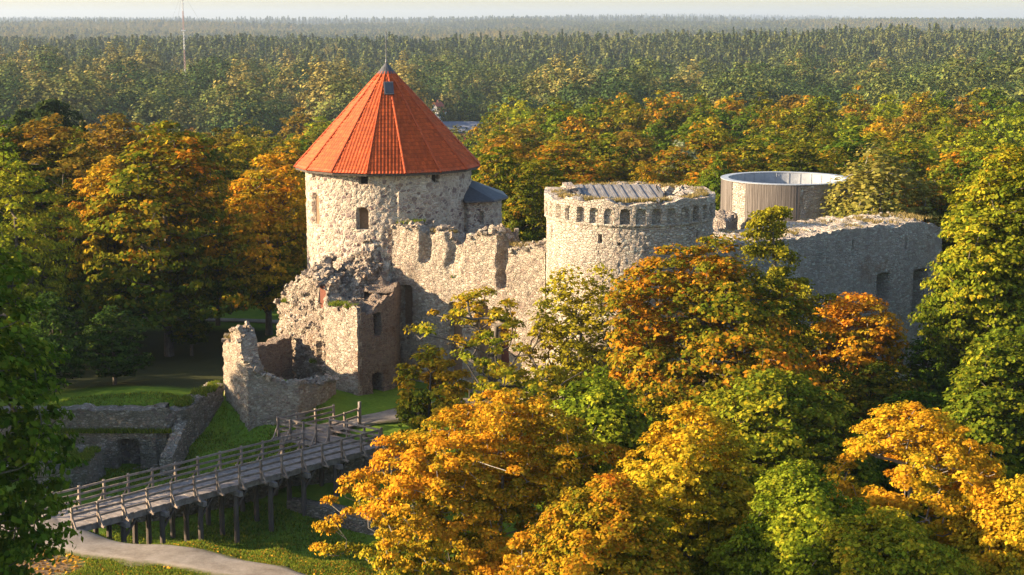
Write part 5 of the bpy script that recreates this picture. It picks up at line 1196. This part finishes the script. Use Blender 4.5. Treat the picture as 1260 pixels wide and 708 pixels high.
def gn_forest(name, label, P, scale, rot, kinds):
    """kinds: list of (library keys, index array) - one vertex cloud per source mesh, joined into one object"""
    ng = bpy.data.node_groups.new(name, 'GeometryNodeTree'); ng.interface.new_socket('Geometry', in_out='INPUT', socket_type='NodeSocketGeometry'); ng.interface.new_socket('Geometry', in_out='OUTPUT', socket_type='NodeSocketGeometry')
    N = ng.nodes; Lk = ng.links.new; gi = N.new('NodeGroupInput'); gout = N.new('NodeGroupOutput'); jn = N.new('GeometryNodeJoinGeometry')
    def named(nm, typ):
        a = N.new('GeometryNodeInputNamedAttribute'); a.data_type = typ; a.inputs['Name'].default_value = nm; return a.outputs['Attribute']
    sck = named('sc', 'FLOAT_VECTOR'); rt_ = named('rot', 'FLOAT_VECTOR'); idx = named('idx', 'INT')
    for i, key in enumerate(kinds[0]):
        cp = N.new('FunctionNodeCompare'); cp.data_type = 'INT'; cp.operation = 'EQUAL'
        ins = [s_ for s_ in cp.inputs if s_.type == 'INT']; Lk(idx, ins[0]); ins[1].default_value = i
        oi = N.new('GeometryNodeObjectInfo'); oi.inputs['Object'].default_value = LIB[key]; oi.inputs['As Instance'].default_value = True
        ip = N.new('GeometryNodeInstanceOnPoints'); Lk(gi.outputs[0], ip.inputs['Points']); Lk(cp.outputs[0], ip.inputs['Selection']); Lk(oi.outputs['Geometry'], ip.inputs['Instance']); Lk(rt_, ip.inputs['Rotation']); Lk(sck, ip.inputs['Scale'])
        Lk(ip.outputs[0], jn.inputs[0])
    Lk(jn.outputs[0], gout.inputs[0])
    me = bpy.data.meshes.new(name); me.vertices.add(len(P)); me.vertices.foreach_set('co', np.asarray(P, np.float32).ravel())
    a = me.attributes.new('sc', 'FLOAT_VECTOR', 'POINT'); a.data.foreach_set('vector', np.asarray(scale, np.float32).ravel())
    rv = np.zeros((len(P), 3), np.float32); rv[:, 2] = rot; a = me.attributes.new('rot', 'FLOAT_VECTOR', 'POINT'); a.data.foreach_set('vector', rv.ravel())
    a = me.attributes.new('idx', 'INT', 'POINT'); a.data.foreach_set('value', np.asarray(kinds[1], np.int32))
    o = bpy.data.objects.new(name, me); COL.objects.link(o); md = o.modifiers.new('scatter', 'NODES'); md.node_group = ng
    return tag(o, label, 'woods', kind='stuff')
rf = np.random.RandomState(77)
def sector(y0, y1, spacing, half=.40):
    out = []; y = y0
    ys_ = []
    while y < y1: ys_.append(y); y += spacing
    for y in ys_:
        xs_ = np.arange(-half * y - 30, half * y + 30, spacing); out.append(np.stack([xs_ + rf.uniform(-.48, .48, len(xs_)) * spacing, y + rf.uniform(-.48, .48, len(xs_)) * spacing], 1))
    return np.concatenate(out)
def forest(name, label, XY, keys, idx, smin, smax, keep=None):
    if keep is not None: XY = XY[keep]; idx = idx[keep]
    z = ground(XY[:, 0], XY[:, 1]) - .3; n = len(XY); s = rf.uniform(smin, smax, n); w = s * rf.uniform(.85, 1.2, n)
    return gn_forest(name, label, np.column_stack([XY, z]), np.stack([w, w, s], 1), rf.rand(n) * 6.28, (keys, idx))
def noise2(XY, sc_, seed): return fbm(np.column_stack([XY, np.zeros(len(XY))]), sc_, seed, 3)
OPEN = []   # clearings: (x, y, rx, ry)
def open_mask(XY):
    m = np.ones(len(XY), bool)
    for x, y, a, b in OPEN: m &= ((XY[:, 0] - x) / a) ** 2 + ((XY[:, 1] - y) / b) ** 2 > 1
    return m
OPEN += [(-16, 440, 13, 90), (-17, 545, 17, 70), (-17, 628, 24, 22), (-19, 590, 20, 30), (-196, 1040, 26, 26), (-35, 708, 12, 40), (20, 748, 18, 22), (205, 985, 78, 66), (-150, 880, 60, 26), (-250, 700, 40, 16), (120, 640, 34, 16), (300, 800, 50, 18), (-60, 1000, 70, 20)]
px_of = lambda XY: 630 + F * XY[:, 0] / (XY[:, 1] * cos(TH) + 45 * sin(TH))
# autumn wood going on down the slope
XY = sector(338, 505, 9.0); side = XY[:, 0] / XY[:, 1]
k = rf.rand(len(XY)); right = side > -.02
idx = np.where(k < .14, 0, np.where(k < .28, 1, np.where(k < .40, 2, np.where(k < .62, 3, np.where(k < .84, 4, np.where(k < .92, 5, 6))))))
forest('autumn_woods', 'mixed autumn wood running down the slope behind the castle', XY, ['autumn0', 'autumn1', 'autumn2', 'broad0', 'broad1', 'birch0', 'spruce0'], idx, .8, 1.15, open_mask(XY))
# bushy valley
XY = sector(500, 960, 12.5); nz = noise2(XY, 110, 3) + rf.uniform(-.5, .5, len(XY)) * .5
idx = np.where(nz < .0, rf.randint(0, 3, len(XY)), np.where(nz < .12, 3 + rf.randint(0, 2, len(XY)), np.where(nz < .30, rf.randint(0, 3, len(XY)), np.where(nz < .75, 5 * (rf.rand(len(XY)) < .5), 6 + (rf.rand(len(XY)) < .5)))))
forest('valley_woods', 'hazy mixed willows, birches and spruces on the valley floor', XY, ['broad0', 'broad1', 'broad2', 'birch0', 'birch1', 'birch1', 'spruce0', 'spruce1'], idx, .85, 1.95, open_mask(XY) & (noise2(XY, 80, 21) > -.24))
# conifer forest on the far slope
XY = sector(945, 1750, 7.2); nz = noise2(XY, 200, 13) + rf.uniform(-.5, .5, len(XY)) * .5 - .0005 * (1200 - XY[:, 1])
con = np.where(rf.rand(len(XY)) < .3, rf.choice([0, 1, 4], len(XY)), rf.choice([2, 3, 5], len(XY)))
idx = np.where(nz < .10, con, np.where(rf.rand(len(XY)) < .55, np.where(rf.rand(len(XY)) < .5, 6, 7), con))
forest('conifer_forest', 'dark pine and spruce forest on the far slope with pale birches', XY, ['spruce0', 'spruce1', 'pine0', 'pine1', 'spruce2', 'pine2', 'birch0', 'broad1'], idx, .62, 1.4, open_mask(XY) & (noise2(XY, 150, 29) > -.42))
XY = np.stack([rf.uniform(130, 285, 60), rf.uniform(930, 1050, 60)], 1)
forest('heath_pines', 'scattered thin pines and birches on the brown heath clearing', XY, ['pine0', 'birch0', 'autumn0'], np.where(rf.rand(60) < .5, 0, np.where(rf.rand(60) < .75, 1, 2)), .5, .8)
XY = sector(1750, 5600, 19.0, .37); nz = noise2(XY, 500, 23)
idx = np.where(nz + rf.uniform(-.4, .4, len(XY)) < .22, rf.randint(0, 3, len(XY)), 3)
forest('far_forest', 'blue-grey forest beyond the valley rim', XY, ['mass0', 'mass1', 'pine0', 'birch1'], idx, 1.1, 1.6)
XY = sector(5600, 12500, 60.0, .36)
P = forest('horizon_forest', 'bluish forest ridges along the horizon', XY, ['mass0', 'mass1'], rf.randint(0, 2, len(XY)), 1.2, 2.2)

# ------------------------------------------------------------------ houses in the valley and the mast
def house(label, x, y, L_, W_, hw, hr, rz, wall, roof, nm='house', nwin=4, z0=None):
    g = (gz(x, y) if z0 is None else z0) - .3; h = thing(nm, label, 'house', (x, y, g)); h.rotation_euler = (0, 0, rz)
    def T(p): return (p[0] + x, p[1] + y, p[2] + g)
    mb = MB(); a, b = L_ / 2, W_ / 2
    mb.poly([T(p) for p in ((-a, -b, 0), (a, -b, 0), (a, -b, hw), (-a, -b, hw))]); mb.poly([T(p) for p in ((a, b, 0), (-a, b, 0), (-a, b, hw), (a, b, hw))])
    mb.poly([T(p) for p in ((a, -b, 0), (a, b, 0), (a, b, hw), (a, 0, hw + hr), (a, -b, hw))]); mb.poly([T(p) for p in ((-a, b, 0), (-a, -b, 0), (-a, -b, hw), (-a, 0, hw + hr), (-a, b, hw))])
    mb.build('wall', M[wall], h)
    mb = MB(); e = .6; s_ = hr / b
    for sg in (-1, 1):
        q = [(-a - e, sg * (b + e), hw - e * s_), (a + e, sg * (b + e), hw - e * s_), (a + e, 0, hw + hr), (-a - e, 0, hw + hr)]
        if sg > 0: q = q[::-1]
        mb.hexa([T((p[0], p[1], p[2] + .03)) for p in q], [T((p[0], p[1], p[2] + .25)) for p in q])
    r_ = mb.build('roof', M[roof], h)
    mb = MB(); mb.box(T((a * .4, 0.4, hw + hr + .2)), (.8, .8, 1.6)); mb.build('chimney', M['brick'], r_)
    for i in range(nwin):
        mb = MB(); mb.box(T((-a + (i + .5) * L_ / nwin, -b - .02, hw * .55)), (1.2, .1, 1.5)); mb.build('window', M['glass'], h)
    for i in (-1, 1):
        mb = MB(); mb.box(T((a + .02, i * b * .45, hw * .55)), (.1, 1.1, 1.5)); mb.build('window', M['glass'], h)
x, y, z = atY(573, 150, 628)
house('long grey house with a wide slate-blue roof right of the red tower roof', x + 2, 628, 26, 13, 5.0, 3.4, .04, 'greywall', 'blueroof', 'house', 7, z0=z - 8.2)
x, y, z = atY(538, 126, 708); house('small white gabled house just over the right slope of the red tower roof', x, 708, 8.5, 6.5, 5, 3.6, 1.25, 'wfall', 'redroof', z0=z - 8.4)
x, y, z = atY(580, 170, 592); house('low building with a dull red roof below the long grey house', x, 592, 12, 7, 3.0, 2.4, .1, 'wfall', 'redroof', z0=z - 3.6)
x, y, z = atY(272, 95, 1040); house('distant house with a small red roof right of the radio mast', x, 1040, 12, 7, 4.5, 4.0, .1, 'wfall', 'redroof', z0=z - 8.4)
x, y, z = atY(683, 125, 750); house('distant pale house among the valley trees behind the arcaded tower', x, 750, 13, 7, 4.5, 3, -.3, 'greywall', 'blueroof', z0=z - 7.2)
mast = thing('radio_mast', 'slender red and white guyed lattice mast standing in the valley', 'mast', (*atY(228, 100, 760)[:2], gz(*atY(228, 100, 760)[:2]) - .2))
mx, my, mz = mast.location; ztop = 52.0
def lattice(z0, z1, mat):
    mb = MB(); w = .36
    cs = [(mx + w * cos(a), my + w * sin(a)) for a in (0.3, 0.3 + 2.094, 0.3 + 4.189)]
    for cx_, cy_ in cs: mb.tube((cx_, cy_, z0), (cx_, cy_, z1), .09, .09, 5)
    z = z0; i = 0
    while z < z1 - .01:
        zz = min(z1, z + 1.5)
        for k in range(3): mb.beam((*cs[k], z if i % 2 else zz), (*cs[(k + 1) % 3], zz if i % 2 else z), .1, .1)
        z = zz; i += 1
    mb.build('mast_section', mat, mast)
nsec = 8; zz = np.linspace(mz, ztop, nsec + 1)
for i in range(nsec): lattice(zz[i], zz[i + 1], M['red'] if i % 2 else M['white'])
mb = MB()
for z_ in (zz[5], zz[7]): mb.box((mx, my, z_), (2.0, 2.0, .5))
mb.build('antenna', M['white'], mast)
for a in (.4, 2.5, 4.6):
    mb = MB()
    for z_ in (zz[4], zz[7]): mb.tube((mx, my, z_), (mx + 38 * cos(a), my + 38 * sin(a), gz(mx + 38 * cos(a), my + 38 * sin(a))), .03, .03, 4)
    mb.build('guy_wire', M['metal'], mast)

# bench by the path in the grove
bx, by, bz = atZ(106, 388, 2.2); bz = gz(bx, by); bn = thing('park_bench', 'dark bench beside the footpath in the shaded grove', 'bench', (bx, by, bz))
mb = MB(); mb.box((bx, by, bz + .45), (1.9, .42, .06)); mb.build('seat', M['pile'], bn)
mb = MB(); mb.box((bx, by + .24, bz + .75), (1.9, .06, .35)); mb.build('backrest', M['pile'], bn)
for s_ in (-.75, .75):
    mb = MB(); mb.box((bx + s_, by, bz + .2), (.1, .4, .45)); mb.box((bx + s_, by + .24, bz + .55), (.08, .08, .75)); mb.build('leg', M['pile'], bn)

# ------------------------------------------------------------------ grass, weeds and fallen leaves
def blades(name, pts, nor_h, mats, label, kind='stuff', lean=.5, w=.035, cat='grass'):
    P = np.array(pts); n = len(P); rs = np.random.RandomState(9); a = rs.rand(n) * 6.28; h = nor_h * (.5 + rs.rand(n)); b = rs.rand(n) * 6.28
    u = np.stack([np.cos(a), np.sin(a), a * 0], 1) * w; t = np.stack([np.cos(b) * lean * h, np.sin(b) * lean * h, h], 1)
    V = np.stack([P - u, P + u, P + t], 1).reshape(-1, 3); f = np.arange(n * 3).reshape(n, 3)
    o = obj(name, V, f, mats, attrs=None); me = o.data
    for k_, arr in (('mixv', rs.rand(n)), ('varv', rs.rand(n))):
        at_ = me.attributes.new(k_, 'FLOAT', 'FACE'); at_.data.foreach_set('value', arr.astype(np.float32))
    return tag(o, label, cat, kind=kind)
LM['grass'] = leaf_mat('grass_blades', [(0.09, 0.16, 0.018), (0.15, 0.22, 0.024), (0.22, 0.26, 0.03), (0.30, 0.28, 0.04)], .45, 0)
LM['weeds'] = leaf_mat('dry_weed_blades', [(0.14, 0.12, 0.03), (0.26, 0.20, 0.07), (0.34, 0.26, 0.10), (0.38, 0.30, 0.15)], .25, 0)
LM['fallen'] = leaf_mat('fallen_leaf_colours', [(0.20, 0.09, 0.02), (0.40, 0.20, 0.02), (0.52, 0.30, 0.03), (0.46, 0.16, 0.02)], .1, 0)
rs9 = np.random.RandomState(31)
def on_ground(x0, x1, y0, y1, n, cond=None):
    q = np.stack([rs9.uniform(x0, x1, n), rs9.uniform(y0, y1, n)], 1)
    if cond is not None: q = q[cond(q[:, 0], q[:, 1])]
    return np.column_stack([q, ground(q[:, 0], q[:, 1]) - .02])
pathline = np.array([(-31, 84.5), (-27.0, 80.6), (-24.6, 78.6), (-21.5, 76.2), (-17, 74.2), (-12.5, 72.1), (-9.0, 69.8), (-4, 66), (0, 61)])
def offpath(x, y):
    yc = np.interp(x, pathline[:, 0], pathline[:, 1]); return np.abs(y - yc) > 1.35 + .3 * np.sin(x * 2.1) + .3 * np.sin(x * 5.3 + y)
def ell(x, y): return ((x + 27) / 5.5) ** 2 + ((y - 73.2) / 2.6) ** 2 > 1.1
g1 = on_ground(-24, -2, 70, 83, 90000, lambda x, y: offpath(x, y) & ell(x, y))
g2 = on_ground(-33, -10, 64, 74, 50000, lambda x, y: offpath(x, y) & ell(x, y))
g3 = on_ground(-36, -13, 93, 105, 30000); g4 = on_ground(-24, -4, 82, 92, 24000)
blades('grass', np.concatenate([g1, g2, g3, g4]), .13, LM['grass'], 'short green grass on the banks and lawns by the bridge', w=.04)
fl = on_ground(-36, -6, 62, 79, 14000); C_ = fl + np.array([0, 0, .07])
rl = np.random.RandomState(8); Nn = rl.normal(size=C_.shape) * .35 + np.array([0, 0, 1]); Nn /= np.linalg.norm(Nn, axis=1)[:, None]
V, f = leaf_quads(C_, Nn, .17 * (.7 + .6 * rl.rand(len(C_))), rl)
o = obj('fallen_leaves', V, f, LM['fallen'], attrs={'mixv': ('FACE', rl.rand(len(C_))), 'varv': ('FACE', rl.rand(len(C_)))}); tag(o, 'fallen yellow and brown leaves lying on grass and path', 'leaves', kind='stuff')
pg, pw = [], []
for (x, y, z, r, dry) in GT:
    n = int(420 * r) if dry != 2 else int(110 * r)
    a = rs9.rand(n) * 6.28; q = np.sqrt(rs9.rand(n)) * r; p = np.stack([x + q * np.cos(a), y + q * np.sin(a), np.full(n, z - .05)], 1)
    (pw if dry else pg).append(p)
blades('wall_grass', np.concatenate(pg), .24, LM['grass'], 'tufts of green grass growing on the ruined wall tops', w=.04)
blades('wall_weeds', np.concatenate(pw), .24, LM['weeds'], 'dry straw-coloured weeds on the wall tops and tower rim', w=.035, cat='weeds')

# ------------------------------------------------------------------ haze over the whole valley
mh = bpy.data.materials.new('haze'); mh.use_nodes = True; nt = mh.node_tree
for n_ in list(nt.nodes): nt.nodes.remove(n_)
out = nt.nodes.new('ShaderNodeOutputMaterial'); pv = nt.nodes.new('ShaderNodeVolumePrincipled')
pv.inputs['Color'].default_value = (0.47, 0.58, 0.76, 1); pv.inputs['Density'].default_value = HAZE; pv.inputs['Anisotropy'].default_value = 0.2
nt.links.new(pv.outputs[0], out.inputs['Volume'])
zlo = float(GZ.min()) - 1.0
mb = MB(); mb.hexa([(-9500, -400, zlo), (9500, -400, zlo), (9500, 16500, zlo), (-9500, 16500, zlo)], [(-9500, -400, 110), (9500, -400, 110), (9500, 16500, 110), (-9500, 16500, 110)])
hz = mb.build('haze', mh); hz['kind'] = 'stuff'; hz['label'] = 'thin bluish evening haze filling the valley'; hz['category'] = 'haze'
